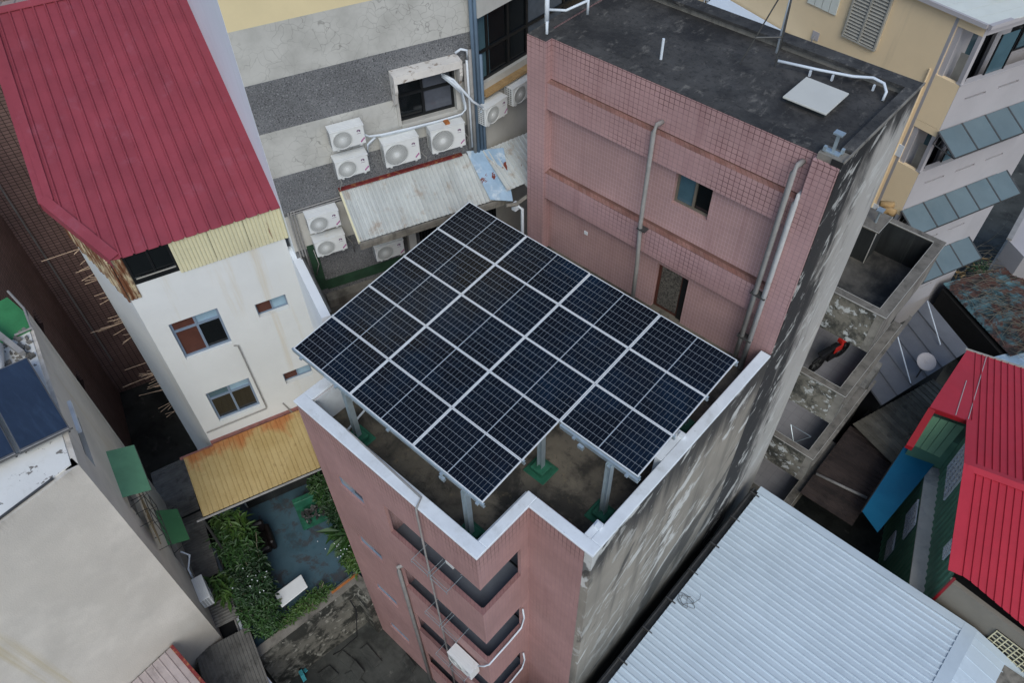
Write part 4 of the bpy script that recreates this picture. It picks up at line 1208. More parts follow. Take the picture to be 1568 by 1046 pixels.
bx_ = MB(); bx_.obox(BW(2.6, -.2, 11.2), sc(BU, 1.6), sc(BN, .1), (0, 0, .5)); bx_.build('window_box', MT('dark_green_film', S(50, 62, 48), .7, .2, 4), bg_)
bx_ = MB(); bx_.obox(BW(2.55, -.02, 11.68), sc(BU, .95), sc(BN, .1), (0, 0, .12)); bx_.build('window_head', m_cap, bg_)
wv = MB(); wv.obox(BW(2.7, -.2, 7.6), sc(BU, 1.2), sc(BN, .08), (0, 0, 1.4)); wv.obox(BW(2.3, -.2, 4.4), sc(BU, 1.2), sc(BN, .08), (0, 0, 1.1)); wv.build('window_glass', m_glass, bg_)
# rear roof clutter
tk = thing('roof_water_tank', 'white water tank cylinder lying at the left edge of the beige roof', 'tank', (-5.6, -4.3, RZ))
MB().tube([(-5.9, -4.1, RZ + .3), (-4.85, -4.55, RZ + .3)], .2, 14).build('drum', m_acw, tk, smooth=True)
MB().box(-5.8, -4.4, RZ + .02, -5.1, -4.15, RZ + .12).build('cradle', m_iron, tk)
beam = single(MB().obox((-6.6, -3.95, RZ + .25), (1.25, .15, -.12), (.0, .12, 0), (0, 0, .12)), 'roof_beam', m_pvcg, 'grey beam propped across the debris on the beige roof', 'beam', (-6.2, -3.9, RZ + .05))
gt = thing('green_tarp', 'green tarpaulin at the back corner of the beige roof', 'tarp', (-6.5, -3.4, RZ))
MB().prism([(-6.75, -3.1), (-6.05, -3.28), (-6.15, -3.95), (-7.5, -3.95), (-7.5, -3.15)], RZ + .03, RZ + .06).build('sheet', MT('green_tarp_cloth', S(58, 130, 80), .7, .15, 3), gt)
MB().tube([(-7.6, -3.05, RZ + .12), (-6.75, -3.06, RZ + .12), (-6.02, -3.24, RZ + .12), (-6.12, -3.6, RZ + .1)], .03, 6).build('edge_rail', m_pvcg, gt)
ru = MB()
for k in range(90):
    x, y = RND.uniform(-6.3, -5.25), RND.uniform(-4.4, -3.35)
    if y > -3.35 - .26 * (x + 6.3) - .02: y -= .25
    s = RND.uniform(.03, .11)
    ru.obox((x, y, RZ + .03), (s, RND.uniform(-.03, .03), 0), (RND.uniform(-.03, .03), s * RND.uniform(.5, 1), 0), (0, 0, s * .5))
o = ru.build('rubble', m_pconc); o['kind'] = 'stuff'; tag(o, 'broken concrete rubble strewn at the back of the beige roof', 'rubble')
# solar water heater collectors
def collector(off, lab):
    r = thing('solar_collector', lab, 'solar collector', (-3.8 + .15 * off, -4.4 - off, RZ), 0, 'solar collectors on the beige roof')
    tl, tr, br_, bl = [(-5.1, -4.68, 13.05), (-4.88, -3.74, 13.05), (-2.59, -4.04, 12.85), (-2.81, -4.99, 12.85)]
    d = (-.235 * off, -1.0 * off, 0)
    q = [vadd(p, d) for p in (tl, tr, br_, bl)]
    MB().slab(q, .08).build('case', m_collf, r, bevel=.01)
    c = [sum(p[i] for p in q) / 4 for i in range(3)]
    MB().slab([tuple(c[i] + (p[i] - c[i]) * .955 + (.012 if i == 2 else 0) for i in range(3)) for p in q], .006).build('glass', m_coll, r)
    lg_ = MB()
    for p in q:
        lg_.tube([(p[0] * .9 + c[0] * .1, p[1] * .9 + c[1] * .1, RZ + .03), (p[0] * .9 + c[0] * .1, p[1] * .9 + c[1] * .1, p[2] - .05)], .02, 6)
    lg_.build('leg', m_iron, r)
    MB().tube([vadd(q[2], (.03, .05, -.02)), vadd(q[3], (.03, -.03, -.02))], .02, 6).build('manifold', m_iron, r)
collector(0, 'blue glass solar water collector, nearer the roof corner of the beige building')
collector(1.03, 'blue glass solar water collector cut off by the left picture edge')
# window awnings on its side wall
def awning(u0, u1, z, d, dz, mt, lab, chf=0.):
    r = thing('window_awning', lab, 'awning', BW((u0 + u1) / 2, 0, z - .4))
    w = u1 - u0
    n_ = 6
    for k in range(n_):
        a, b = u0 + w * k / n_, u0 + w * (k + 1) / n_
        ca = chf if k == 0 else 0
        MB().slab([BW(a, 0, z), BW(b, 0, z), BW(b, d, z - dz), BW(a + ca * .6, d - ca * .0, z - dz)], .012).build('awning_sheet', mt, r)
    f = MB()
    for u in (u0, u1):
        f.tube([BW(u, .01, z - .5), BW(u, d, z - dz - .02)], .012, 5)
    f.tube([BW(u0, d, z - dz - .03), BW(u1, d, z - dz - .03)], .016, 5)
    f.build('bracket', m_iron, r)
awning(2.45, 4.0, 9.55, .62, .22, m_gawn, 'pale green corrugated awning on the side of the beige building')
awning(2.05, 3.35, 5.85, .55, .22, m_gawn2, 'deep green awning lower on the side of the beige building', .25)
gr_ = thing('window_grille_cage', 'iron window cage with bamboo blinds under the pale green awning', 'window cage', BW(3.9, .2, 7.4))
f = MB()
for u in (3.1, 3.55, 4.0, 4.4):
    f.tube([BW(u, .0, 7.4), BW(u, .32, 7.4), BW(u, .32, 8.7), BW(u, 0, 8.7)], .012, 5)
for z in (7.4, 8.0, 8.7):
    f.tube([BW(3.1, .32, z), BW(4.4, .32, z)], .012, 5)
f.build('bars', m_iron, gr_)
for k in range(16):
    MB().obox(BW(3.15 + k * .077, .1, 7.5 + RND.uniform(0, .1)), sc(BU, .05), sc(BN, .02), (sc(BN, .1)[0], sc(BN, .1)[1], 1.0)).build('bamboo_slat', m_bamboo, gr_)
put_ac(ac_s, BW(4.2, .02, 3.85), 74.9, 'white air conditioner on the side of the beige building near the patio hedge', 'air conditioners on the beige building')
single(MB().tube([BW(3.3, .15, 5.2), BW(3.35, .3, 4.9), BW(3.5, .08, 4.5), BW(3.8, .05, 4.0), BW(4.0, .05, 3.6)], .03, 7), 'refrigerant_pipe', m_pvc, 'white hose running down from the deep green awning', 'pipe', BW(3.5, .1, 4.5), smooth=True)

# ------------------------------------------------------------------ low roofs between the beige building and the patio
def low_roof(name, lab, O, A, B, n, w, L, mt, pr, base, cat='shed roof', trim=None):
    r = thing(name, lab, cat, base)
    sheets(r, 'roof_sheet', mt, O, A, B, n, w, pr, lambda u: (0, L))
    if trim:
        trim(r)
    return r
pr_s = prof(.2, .02, (.0, .1), .04, .02)
low_roof('lean_to_shed', 'dark weathered corrugated shed roof beside the yellow lean-to roof', (-8.1, -2.75, 3.3), (.35, 1.05, .05), (.94, -.34, 0), 11, .2, 1.15, m_gtin, pr_s, (-7, -2.3, 0))
low_roof('lean_to_shed', 'dark corrugated shed roof between deep green awning and leafy hedge', (-6.0, -3.35, 3.2), (.35, .95, .05), (.94, -.34, 0), 12, .2, 1.0, m_gtin, pr_s, (-5, -3, 0))
low_roof('lean_to_shed', 'grey shed roof strip right below the side air conditioner', (-3.45, -4.0, 3.1), (.33, .92, .03), (.94, -.34, 0), 7, .2, .85, m_gtin, pr_s, (-2.6, -3.8, 0))
low_roof('lean_to_shed', 'dark plank-like corrugated roof at the bottom beside the alley gutter', (-1.95, -5.15, 3.0), (.94, -.3, -.03), (.3, .94, 0), 8, .2, 3.2, m_gtin, pr_s, (-.8, -5, 0))
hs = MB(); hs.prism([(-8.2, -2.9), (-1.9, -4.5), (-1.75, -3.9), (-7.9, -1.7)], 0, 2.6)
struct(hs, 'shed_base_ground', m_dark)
hs = MB(); hs.prism([(-1.9, -5.25), (1.3, -6.2), (1.7, -4.9), (-1.5, -3.85)], 0, 2.75)
single(hs, 'shed_wall', m_pconc, 'grey rendered block carrying the dark corrugated roof at the bottom', 'shed', (-.2, -5, 0))
pk = thing('pink_tin_shed', 'pinkish grey corrugated shed roof with dark red edge in front of the beige building', 'shed roof', (-1.4, -7, 0))
sheets(pk, 'roof_sheet', m_ptin, (-1.62, -8.6, 4.62), (1., .0, -.12), (-.04, 1, 0), 15, .21, prof(.21, .025, (.0,), .05, .02), lambda u: (0, 2.6))
MB().obox((-1.72, -5.46, 4.6), (2.6, .04, -.3), (0, .09, 0), (0, 0, .12)).build('red_edge', m_redtrim, pk)
MB().prism([(-1.4, -8.5), (.9, -8.5), (.9, -5.5), (-1.6, -5.45)], 0, 4.2).build('wall', m_beige, pk)

# ------------------------------------------------------------------ raised patio, its wall and the alley
pa = MB(); pa.prism([(-7.2, -1.2), (-4.4, -2.75), (-.95, -3.85), (-.55, -.3), (.4, -.3), (.4, 4), (-3.8, 3.0)], 0, 2.4)
struct(pa, 'patio', m_patio)
aw = thing('patio_wall', 'mouldy concrete wall with flat top dividing patio from the dark alley', 'wall', (-.5, -2, 0))
MB().prism([(-.95, -3.95), (-.55, -4.0), (-.1, -.75), (.44, -.75), (.44, -.3), (-.52, -.3)], 0, 2.52).build('wall_body', m_alley, aw)
MB().prism([(-.98, -3.95), (-.7, -4.0), (-.3, -.55), (.44, -.56), (.44, -.28), (-.58, -.28)], 2.52, 2.58).build('coping', m_pconc, aw)
MB().obox((-.62, -1.25, 2.58), (.12, .95, 0), (.06, -.01, 0), (0, 0, .05)).build('tile_edging', m_orange, aw)
for k in range(7):
    x, y = RND.uniform(-.2, 1.9), RND.uniform(-3.6, -.8)
    single(MB().obox((x, y, .0), (RND.uniform(.3, .8), RND.uniform(-.1, .1), 0), (RND.uniform(-.1, .1), RND.uniform(.2, .5), 0), (0, 0, RND.uniform(.04, .14))), 'alley_slab', m_ground,
           ['broken concrete slab in the alley nearest the pink wall', 'dark concrete slab in the middle of the alley', 'flat mossy slab by the alley gutter', 'small concrete slab near the bottom picture edge', 'concrete slab right under the patio wall', 'grey slab below the lowest pink side window', 'dark slab beside the rain pipe foot'][k], 'slab', (x, y, 0), 'slabs in the alley')
single(MB().tube([(-.3, -.95, 2.5), (.1, -1.0, 1.9), (.35, -1.4, .9), (.1, -2.0, .4), (-.1, -2.2, .1)], .02, 6), 'hose', m_rubber, 'thin black hose hanging down the mouldy patio wall', 'hose', (0, -1.5, 0), smooth=True)
single(MB().obox((-.35, -3.35, .0), (.2, -.05, .05), (.05, .12, .1), (0, .02, .5)).obox((-.3, -3.2, .4), (.15, 0, .1), (0, .1, 0), (0, 0, .06)), 'watering_can', MT('turquoise_plastic', S(84, 176, 186), .5, .1, 3), 'turquoise plastic watering can on the alley floor', 'watering can', (-.3, -3.3, 0))
gp = thing('hedge_gutter', 'old concrete gutter and pipe along the left of the leafy hedge', 'gutter', (-2.6, -3.4, 0))
MB().obox((-4.6, -2.75, 2.3), (3.5, -1.12, 0), (-.05, -.22, 0), (0, 0, .4)).build('channel', m_pconc, gp)
MB().tube([(-4.6, -2.85, 2.75), (-1.1, -3.97, 2.75), (-.7, -4.15, 2.8), (.6, -4.2, 2.8)], .06, 8).build('pipe', m_pvc, gp, smooth=True)
MB().tube([(-4.6, -2.98, 2.72), (-1.0, -4.1, 2.72)], .03, 6).build('pipe', m_pvcg, gp)
tb = thing('patio_table', 'white rectangular table top among the herbs on the patio edge', 'table', (-1.15, -2.1, 2.4))
MB().slab([(-1.72, -2.5, 2.95), (-1.62, -1.55, 2.95), (-1.15, -1.66, 2.93), (-1.22, -2.6, 2.93)], .05).build('top', m_table, tb, bevel=.015)
lg_ = MB()
for x, y in ((-1.62, -2.4), (-1.55, -1.65), (-1.22, -1.75), (-1.28, -2.5)):
    lg_.tube([(x, y, 2.4), (x, y, 2.9)], .025, 6)
lg_.build('legs', m_iron, tb)
ch = thing('brown_armchair', 'dark brown worn armchair under the front edge of the yellow lean-to', 'armchair', WP(-2.75, -2.9, 2.4))
c_ = WP(-2.75, -2.95, 0)
MB().obox(WP(-3.1, -3.2, 2.45), sc(Wn, .7), sc(Wt, .6), (0, 0, .35)).build('seat', m_leather, ch, bevel=.06)
MB().obox(WP(-3.25, -3.25, 2.45), sc(Wn, .18), sc(Wt, .7), (0, 0, .85)).build('backrest', m_leather, ch, bevel=.06)
for s0 in (-3.38, -2.6):
    MB().obox(WP(-3.2, s0, 2.42), sc(Wn, .75), sc(Wt, .16), (0, 0, .55)).build('armrest', m_leather, ch, bevel=.05)
cl2 = thing('scrap_trolley', 'green trolley loaded with scrap parts at the back of the patio', 'trolley', WP(-3.0, -1.2, 2.4))
MB().obox(WP(-3.35, -1.5, 2.55), sc(Wn, .75), sc(Wt, .95), (0, 0, .06)).build('deck', m_green, cl2)
MB().obox(WP(-3.55, -1.5, 2.4), sc(Wn, .2), sc(Wt, 1.0), (0, 0, .7)).build('green_cabinet', m_green, cl2, bevel=.02)
sm = MB()
for k in range(60):
    p = WP(RND.uniform(-3.2, -2.7), RND.uniform(-1.4, -.65), 2.62 + RND.uniform(0, .2))
    s = RND.uniform(.04, .14)
    sm.obox(p, (s, RND.uniform(-.1, .1), RND.uniform(-.05, .05)), (RND.uniform(-.05, .05), s * .6, .02), (0, .01, s * .5))
sm.build('scrap', m_iron, cl2, stuff=True)
wl = MB()
for a, b in ((-3.25, -1.4), (-3.25, -.68), (-2.7, -1.4), (-2.7, -.68)):
    wl.tube([WP(a, b, 2.48), WP(a, b + .05, 2.48)], .08, 10)
wl.build('wheels', m_rubber, cl2)

# ------------------------------------------------------------------ plants
def plant(name, lab, cat, c, rx, ry, h, nleaf, size, mat, seed, long=1.8, droop=.4, group=None, stems=9, az=0.):
    rd = random.Random(seed)
    r = thing(name, lab, cat, c, az, group)
    b = MB()
    ca, sa = math.cos(az), math.sin(az)
    tips = []
    for k in range(stems):
        x, y = rd.gauss(0, .45) * rx, rd.gauss(0, .45) * ry
        z = h * rd.uniform(.55, 1.)
        tips.append((x, y, z))
        b.tube([(c[0] + (x * ca - y * sa) * .35, c[1] + (x * sa + y * ca) * .35, c[2]), (c[0] + (x * ca - y * sa) * .8, c[1] + (x * sa + y * ca) * .8, c[2] + z * .6), (c[0] + x * ca - y * sa, c[1] + x * sa + y * ca, c[2] + z)], [.025, .016, .008], 5)
    b.build('stems', m_vine, r)
    vs, fs = [], []
    for k in range(nleaf):
        if rd.random() < .75:
            t = rd.choice(tips)
            q = .3
            x, y, z = t[0] + rd.gauss(0, q) * rx, t[1] + rd.gauss(0, q) * ry, t[2] * rd.uniform(.45, 1.1)
        else:
            x, y, z = rd.uniform(-1, 1) * rx, rd.uniform(-1, 1) * ry, rd.uniform(.05, .7) * h
        if (x / rx) ** 2 + (y / ry) ** 2 > 1.35:
            continue
        p = Vector((c[0] + x * ca - y * sa, c[1] + x * sa + y * ca, c[2] + max(.03, z)))
        a = rd.uniform(0, 2 * math.pi)
        d = Vector((math.cos(a), math.sin(a), rd.uniform(-droop, droop * .8)))
        sdv = Vector((-math.sin(a), math.cos(a), rd.uniform(-.4, .4)))
        s = size * rd.uniform(.6, 1.3)
        o = len(vs)
        vs += [tuple(p), tuple(p + d * s * long * .5 + sdv * s * .42 + Vector((0, 0, .12 * s))), tuple(p + d * s * long - Vector((0, 0, .25 * s))), tuple(p + d * s * long * .5 - sdv * s * .42 + Vector((0, 0, .12 * s)))]
        fs += [(o, o + 1, o + 2), (o, o + 2, o + 3)]
    m = MB(); m.add(vs, fs)
    m.build('leaves', mat, r, stuff=True)
    return r
AZH = rad(-18)
plant('hedge_bush', 'tall bright green bush at the top of the left patio hedge', 'bush', (-3.65, -2.35, 2.4), .75, .55, 2.0, 2600, .085, m_leaf1, 1, 2.2, .5, 'patio hedge bushes', 14, AZH)
plant('hedge_bush', 'dense dark green bush in the middle of the left patio hedge', 'bush', (-2.5, -2.75, 2.4), .9, .6, 1.5, 3200, .075, m_leaf2, 2, 2.0, .5, 'patio hedge bushes', 16, AZH)
plant('hedge_bush', 'green bush at the lower end of the left patio hedge beside the white table', 'bush', (-1.65, -3.1, 2.4), .75, .5, 1.1, 2200, .07, m_leaf1, 3, 2.0, .5, 'patio hedge bushes', 12, AZH)
plant('hedge_bush', 'yellow green spiky plant overhanging the gutter left of the hedge', 'bush', (-2.85, -3.3, 2.5), .4, .35, 1.1, 500, .11, m_leaf3, 4, 3.4, .6, 'patio hedge bushes', 8, AZH)
plant('hedge_bush', 'feathery yellow green shoots at the top tip of the left hedge', 'bush', (-3.9, -2.15, 3.6), .45, .4, 1.0, 420, .1, m_leaf3, 5, 3.0, .7, 'patio hedge bushes', 8, AZH)
plant('herb_patch', 'light green herbs between the white table and the patio wall', 'plant', (-.85, -2.0, 2.4), .28, .95, .42, 1500, .05, m_leaf3, 6, 2.0, .6, None, 26, rad(-6))
plant('wall_shrub', 'dark leafy shrub against the pink wall at the upper right of the patio', 'shrub', (-2.3, .62, 2.4), .8, .45, 1.3, 1800, .08, m_leaf2, 7, 2.0, .5, 'shrubs along the pink wall', 12, AZH)
plant('wall_shrub', 'banana-like plant with long leaves against the pink wall', 'shrub', (-1.35, .32, 2.4), .6, .5, 1.2, 260, .2, m_leaf1, 8, 3.2, .5, 'shrubs along the pink wall', 8, AZH)
plant('wall_shrub', 'bright green shrub right beside the left corner of the pink building', 'shrub', (-.7, .05, 2.4), .5, .5, .9, 1100, .075, m_leaf3, 9, 2.2, .5, 'shrubs along the pink wall', 10, AZH)
plant('wall_shrub', 'bright green bush below the trolley near the pink wall', 'shrub', (-3.3, .75, 2.4), .6, .4, 1.3, 1000, .08, m_leaf1, 10, 2.2, .5, 'shrubs along the pink wall', 9, AZH)
fl_ = MB()
for k in range(46):
    x, y = RND.choice(((-2.4, -2.7), (-1.2, .3), (-.9, -.2), (-2.0, -2.9)))
    p = (x + RND.gauss(0, .35), y + RND.gauss(0, .2), 2.4 + RND.uniform(.9, 1.5))
    s = .028
    fl_.obox(p, (s, 0, 0), (0, s, 0), (0, 0, s * .5))
o = fl_.build('white_blossom', m_cap); o['kind'] = 'stuff'; tag(o, 'tiny white blossoms dotted over the patio plants', 'flowers')

# ------------------------------------------------------------------ silver roofed building, lower right
sv = thing('silver_roof_building', 'large ribbed silver metal roof at lower right beside the stained wall', 'building', (11, 3, 0))
SZ = 5.0
nS = 66
sheets(sv, 'roof_sheet', m_silver, (7.75, 9.22, SZ), (1, 0, .0), (0, -1, 0), nS, .2, prof(.2, .03, (.0,), .07, .03), lambda u: (0, 6.2))
sheets(sv, 'roof_sheet', m_silver, (14.22, 9.22, SZ + .02), (1, -.02, -.28), (0, -1, 0), 30, .4, prof(.4, .012, (.0,), .03, .015), lambda u: (0, 5))
MB().slab([(13.93, 9.24, SZ + .035), (14.27, 9.24, SZ + .045), (14.27, -4, SZ + .045), (13.93, -4, SZ + .035)], .01).build('ridge_flashing', m_silver, sv)
ef = MB()
ef.slab([(7.7, 9.25, SZ + .03), (14.2, 9.25, SZ + .03), (14.2, 9.02, SZ + .032), (7.7, 9.02, SZ + .032)], .01)
ef.obox((7.7, 9.25, SZ - .2), (6.5, 0, 0), (0, .02, 0), (0, 0, .23))
ef.slab([(14.2, 9.26, SZ + .04), (17, 9.2, SZ - .75), (17, 8.98, SZ - .75), (14.2, 9.03, SZ + .042)], .01)
ef.build('edge_flashing', m_silver, sv)
gt_ = MB()
gt_.box(7.56, -4, SZ - .2, 7.6, 9.2, SZ - .06)
gt_.box(7.5, -4, SZ - .22, 7.78, 9.2, SZ - .19)
for k in range(9):
    gt_.box(7.55, 8.9 - k * 1.1, SZ - .1, 7.85, 8.93 - k * 1.1, SZ + .03)
gt_.build('gutter', m_iron, sv)
MB().prism([(7.9, -4), (16.5, -4), (16.5, 9.0), (7.9, 9.0)], 0, SZ - .25).build('wall', m_pconc, sv)

wr = MB(); wc = Vector((8.0, 4.75, SZ + .05))
for k in range(3):
    wr.tube([tuple(wc + Vector(((.22 - .05 * k) * math.cos(a * .45 + k) + .1 * math.cos(a * .9), (.13 + .03 * k) * math.sin(a * .45 + k), .012 * k))) for a in range(15)], .006, 4, False)
wr.tube([tuple(wc + Vector((.2, .05, 0))), tuple(wc + Vector((.28, .3, .02))), tuple(wc + Vector((.22, .42, .01)))], .006, 4)
single(wr, 'wire_loop', m_iron, 'small tangled loop of grey wire lying on the silver roof', 'wire', (8.0, 4.75, SZ + .03))
# ------------------------------------------------------------------ red roof / green wall building at right
e1 = (math.cos(rad(14.7)), math.sin(rad(14.7)), 0); e2 = (-e1[1], e1[0], 0)
R0 = (11.94, 12.37, 7.0)
def RP(a, b, z):
    return (R0[0] + e1[0] * a + e2[0] * b, R0[1] + e1[1] * a + e2[1] * b, z)
rdb = thing('red_roof_building', 'building with bright red metal gable roof and dark green side wall at right', 'building', RP(3, 1, 0), rad(14.7))
KU, KL = .22, .25
NS = 23
lu, ll = math.hypot(1, KU), math.hypot(1, KL)
sheets(rdb, 'roof_sheet', m_red2, RP(.0, 0, 7.0), (e2[0], e2[1], -KU), e1, NS, .2, prof(.2, .035, (.0,), .05, .02), lambda u: (0, 5.75 * lu))
sheets(rdb, 'roof_sheet', m_red2, RP(.0, 0, 7.0), (-e2[0] + .1 * e1[0], -e2[1] + .1 * e1[1], -KL), e1, NS, .2, prof(.2, .035, (.0,), .05, .02), lambda u: (0, (3.0 + max(0, u - .3) * .42) * ll))
ex = MB()
ex.slab([RP(0, 5.75, 7 - KU * 5.75 + .01), RP(-.25, 5.75, 7 - KU * 5.75 + .01), RP(-1.17, 2.03, 7 - KU * 2.03 + .01), RP(.0, 2.03, 7 - KU * 2.03 + .01)], .02)
ex.build('roof_extension', m_red2, rdb)
rc = MB()
rc.slab([RP(-.02, .17, 7 - KU * .17 + .045), RP(5, .17, 7 - KU * .17 + .045), RP(5, 0, 7.06), RP(-.02, 0, 7.06)], .01)
rc.slab([RP(-.02, 0, 7.06), RP(5, 0, 7.06), RP(5, -.17, 7 - KL * .17 + .045), RP(-.02, -.17, 7 - KL * .17 + .045)], .01)
rc.slab([RP(-.14, 2.05, 7 - KU * 2.05 + .05), RP(.14, 2.05, 7 - KU * 2.05 + .05), RP(.14, 0, 7.055), RP(-.14, 0, 7.055)], .012)
rc.slab([RP(-.14, 0, 7.052), RP(.14, 0, 7.052), RP(.42, -3.0, 7 - KL * 3 + .05), RP(.14, -3.0, 7 - KL * 3 + .05)], .012)
rc.build('ridge_cap', m_red2, rdb)
wt = MB()
wt.slab([RP(-.3, 5.85, 7 - KU * 5.85 + .03), RP(5, 5.85, 7 - KU * 5.85 + .03), RP(5, 5.75, 7 - KU * 5.75 + .035), RP(-.3, 5.75, 7 - KU * 5.75 + .035)], .05)
wt.build('white_edge_trim', m_louver, rdb)
sm2 = MB()
for a, b0_, b1_ in ((-.45, 2.05, 4.0), (-.1, 2.05, 5.7)):
    sm2.slab([RP(a, b0_, 7 - KU * b0_ + .03), RP(a + .02, b0_, 7 - KU * b0_ + .03), RP(a + .02 + (b1_ - b0_) * .12, b1_, 7 - KU * b1_ + .03), RP(a + (b1_ - b0_) * .12, b1_, 7 - KU * b1_ + .03)], .004)
sm2.build('sealant_seam', m_lilac, rdb)
# fascias round the notch
fs_ = MB()
z2 = 7 - KU * 2.03
fs_.obox(RP(-1.17, 2.03, z2 - .16), tuple(e1[i] * 1.17 for i in range(3)), sc(e2, -.03), (0, 0, .17))
fs_.obox((10.28, 14.0, z2 - .16), (.06, -1.35, -.42), (.2, .03, 0), (0, 0, .16))
fs_.build('fascia', m_redd, rdb)
# green walls: the upper one under the gable, the lower one stepped out, joined by a pale ledge
WU = Vector(RP(.33, -2.96, 0)) - Vector(RP(.1, 2.0, 0)); WL = WU.length; WU = tuple(WU / WL); WN_ = (WU[1], -WU[0], 0)
wor = RP(.12, 2.0, 0)
def vsheet(o, U, N, u0, u1, z0, ztop, mt, name, par, w=.25):
    n_ = int(round((u1 - u0) / w))
    for k in range(n_):
        a = u0 + (u1 - u0) * k / n_; b = u0 + (u1 - u0) * (k + 1) / n_
        m = MB(); vs = []
        for u, d in ((a, 0), (a + .05 * w / .25, .03), (a + .1 * w / .25, .03), (a + .15 * w / .25, 0), (b, 0)):
            for z in (z0, ztop(u)):
                vs.append((o[0] + U[0] * u + N[0] * d, o[1] + U[1] * u + N[1] * d, z))
        m.add(vs, [(0, 2, 3, 1), (2, 4, 5, 3), (4, 6, 7, 5), (6, 8, 9, 7)])
        m.build(name, mt, par)
vsheet(wor, WU, WN_, 0, WL, 3.9, lambda u: 6.9 - (KU * (2.0 - u) if u < 2.0 else KL * (u - 2.0)) - .04, m_dgreen, 'wall_sheet', rdb)
lo_o = vadd(wor, WN_, .4)
vsheet(lo_o, WU, WN_, -.2, WL + 1, 0, lambda u: 3.9, m_dgreen, 'wall_sheet', rdb)
MB().obox(vadd(vadd(wor, WN_, -.02), (0, 0, 3.9)), sc(WU, WL + .8), sc(WN_, .45), (0, 0, .05)).build('ledge', MT('pale_ledge', S(222, 218, 208), .7, .15, 1.2, ((S(120, 126, 134), H1, .9, .48, .7, .8),)), rdb)
for k in range(4):
    fa, fb = k / 4, (k + 1) / 4
    A_, B_, C_, D_ = (10.5, 14.3, 6.0), (11.4, 14.5, 6.05), (10.5, 13.75, 5.0), (11.32, 13.85, 5.0)
    lp = lambda a, b, t: tuple(a[i] + (b[i] - a[i]) * t for i in range(3))
    MB().slab([lp(A_, B_, fa), lp(A_, B_, fb - .02), lp(C_, D_, fb - .02), lp(C_, D_, fa)], .02).build('recess_sheet', m_lgreen, rdb)
def lattice(o, U, N, u0, u1, z0, z1, nu, nz, name):
    m = MB()
    for k in range(nu + 1):
        u = u0 + (u1 - u0) * k / nu
        m.obox((o[0] + U[0] * u + N[0] * .04, o[1] + U[1] * u + N[1] * .04, z0), sc(U, .05), sc(N, .05), (0, 0, z1 - z0))
    for k in range(nz + 1):
        z = z0 + (z1 - z0) * k / nz
        m.obox((o[0] + U[0] * u0 + N[0] * .045, o[1] + U[1] * u0 + N[1] * .045, z), sc(U, u1 - u0), sc(N, .04), (0, 0, .045))
    w = m.build(name, m_cap, rdb)
    MB().obox((o[0] + U[0] * u0 + N[0] * .032, o[1] + U[1] * u0 + N[1] * .032, z0), sc(U, u1 - u0), sc(N, .006), (0, 0, z1 - z0)).build('dark_opening', m_glass, w)
lattice(wor, WU, WN_, .5, 1.75, 4.85, 6.25, 5, 7, 'lattice_window')
lattice(wor, WU, WN_, 3.75, 4.1, 5.35, 5.9, 4, 5, 'lattice_window')
lattice(lo_o, WU, WN_, 1.3, 2.2, 2.75, 3.75, 5, 6, 'lattice_window')
lattice(lo_o, WU, WN_, 1.4, 2.1, 1.0, 1.8, 5, 6, 'lattice_window')
# end wall at the eave side
zE = 7 - KL * 3.1
MB().obox(RP(.35, -3.05, 0), vadd(sc(e1, 4.5), e2, -1.7), sc(e2, .15), (0, 0, 5.9)).build('eave_wall', MT('grey_brown_render', S(132, 126, 114), .8, .12, .8), rdb)
gl = MB()
for k in range(12):
    o = RP(1.75 + k * .14, -3.09 - (1.4 + k * .14) * .378, 4.4)
    gl.obox(o, sc(e1, .025), sc(e2, -.03), (0, 0, 1.05))
for k in range(7):
    o = RP(1.75, -3.09 - 1.4 * .378, 4.4 + k * .17)
    gl.obox(o, vadd(sc(e1, 1.6), e2, -1.6 * .378), sc(e2, -.02), (0, 0, .025))
gw = gl.build('window_grille', m_cream, rdb)
MB().obox(RP(1.75, -3.065 - 1.4 * .378, 4.4), vadd(sc(e1, 1.6), e2, -1.6 * .378), sc(e2, -.01), (0, 0, 1.05)).build('dark_opening', m_glass, gw)
rdt = MB(); rdt.obox(RP(.33, -3.08, 3.9), vadd(sc(e1, .06), e2, -.03), sc(e2, -.02), (0, 0, 2.3)); rdt.build('corner_trim', m_redd, rdb)
MB().prism([RP(.25, 1.9, 0)[:2], RP(4.8, 1.9, 0)[:2], RP(4.8, -4.2, 0)[:2], RP(.5, -2.9, 0)[:2]], 0, 5.6).build('core', m_dark, rdb)
MB().prism([RP(-.2, 5.6, 0)[:2], RP(4.8, 5.6, 0)[:2], RP(4.8, 1.9, 0)[:2], RP(-1.0, 2.05, 0)[:2]], 0, 5.4).build('rear_core', m_dgreen, rdb)
ba = thing('blue_awning', 'blue sheet awning under the red roof on the green wall', 'awning', (10.8, 12.8, 2.5))
for k in range(6):
    f0, f1 = k / 6, (k + 1) / 6
    tl, tr, bl, br_ = (10.31, 14.35, 4.05), (11.35, 14.65, 4.1), (10.36, 11.6, 3.5), (11.05, 11.2, 3.55)
    L = lambda a, b, t: tuple(a[i] + (b[i] - a[i]) * t for i in range(3))
    MB().slab([L(tl, bl, f0), L(tr, br_, f0), L(tr, br_, f1), L(tl, bl, f1)], .025).build('awning_sheet', m_blue, ba)
MB().tube([(10.3, 14.35, 3.98), (10.35, 11.6, 3.44)], .03, 6).build('edge_rail', m_iron, ba)

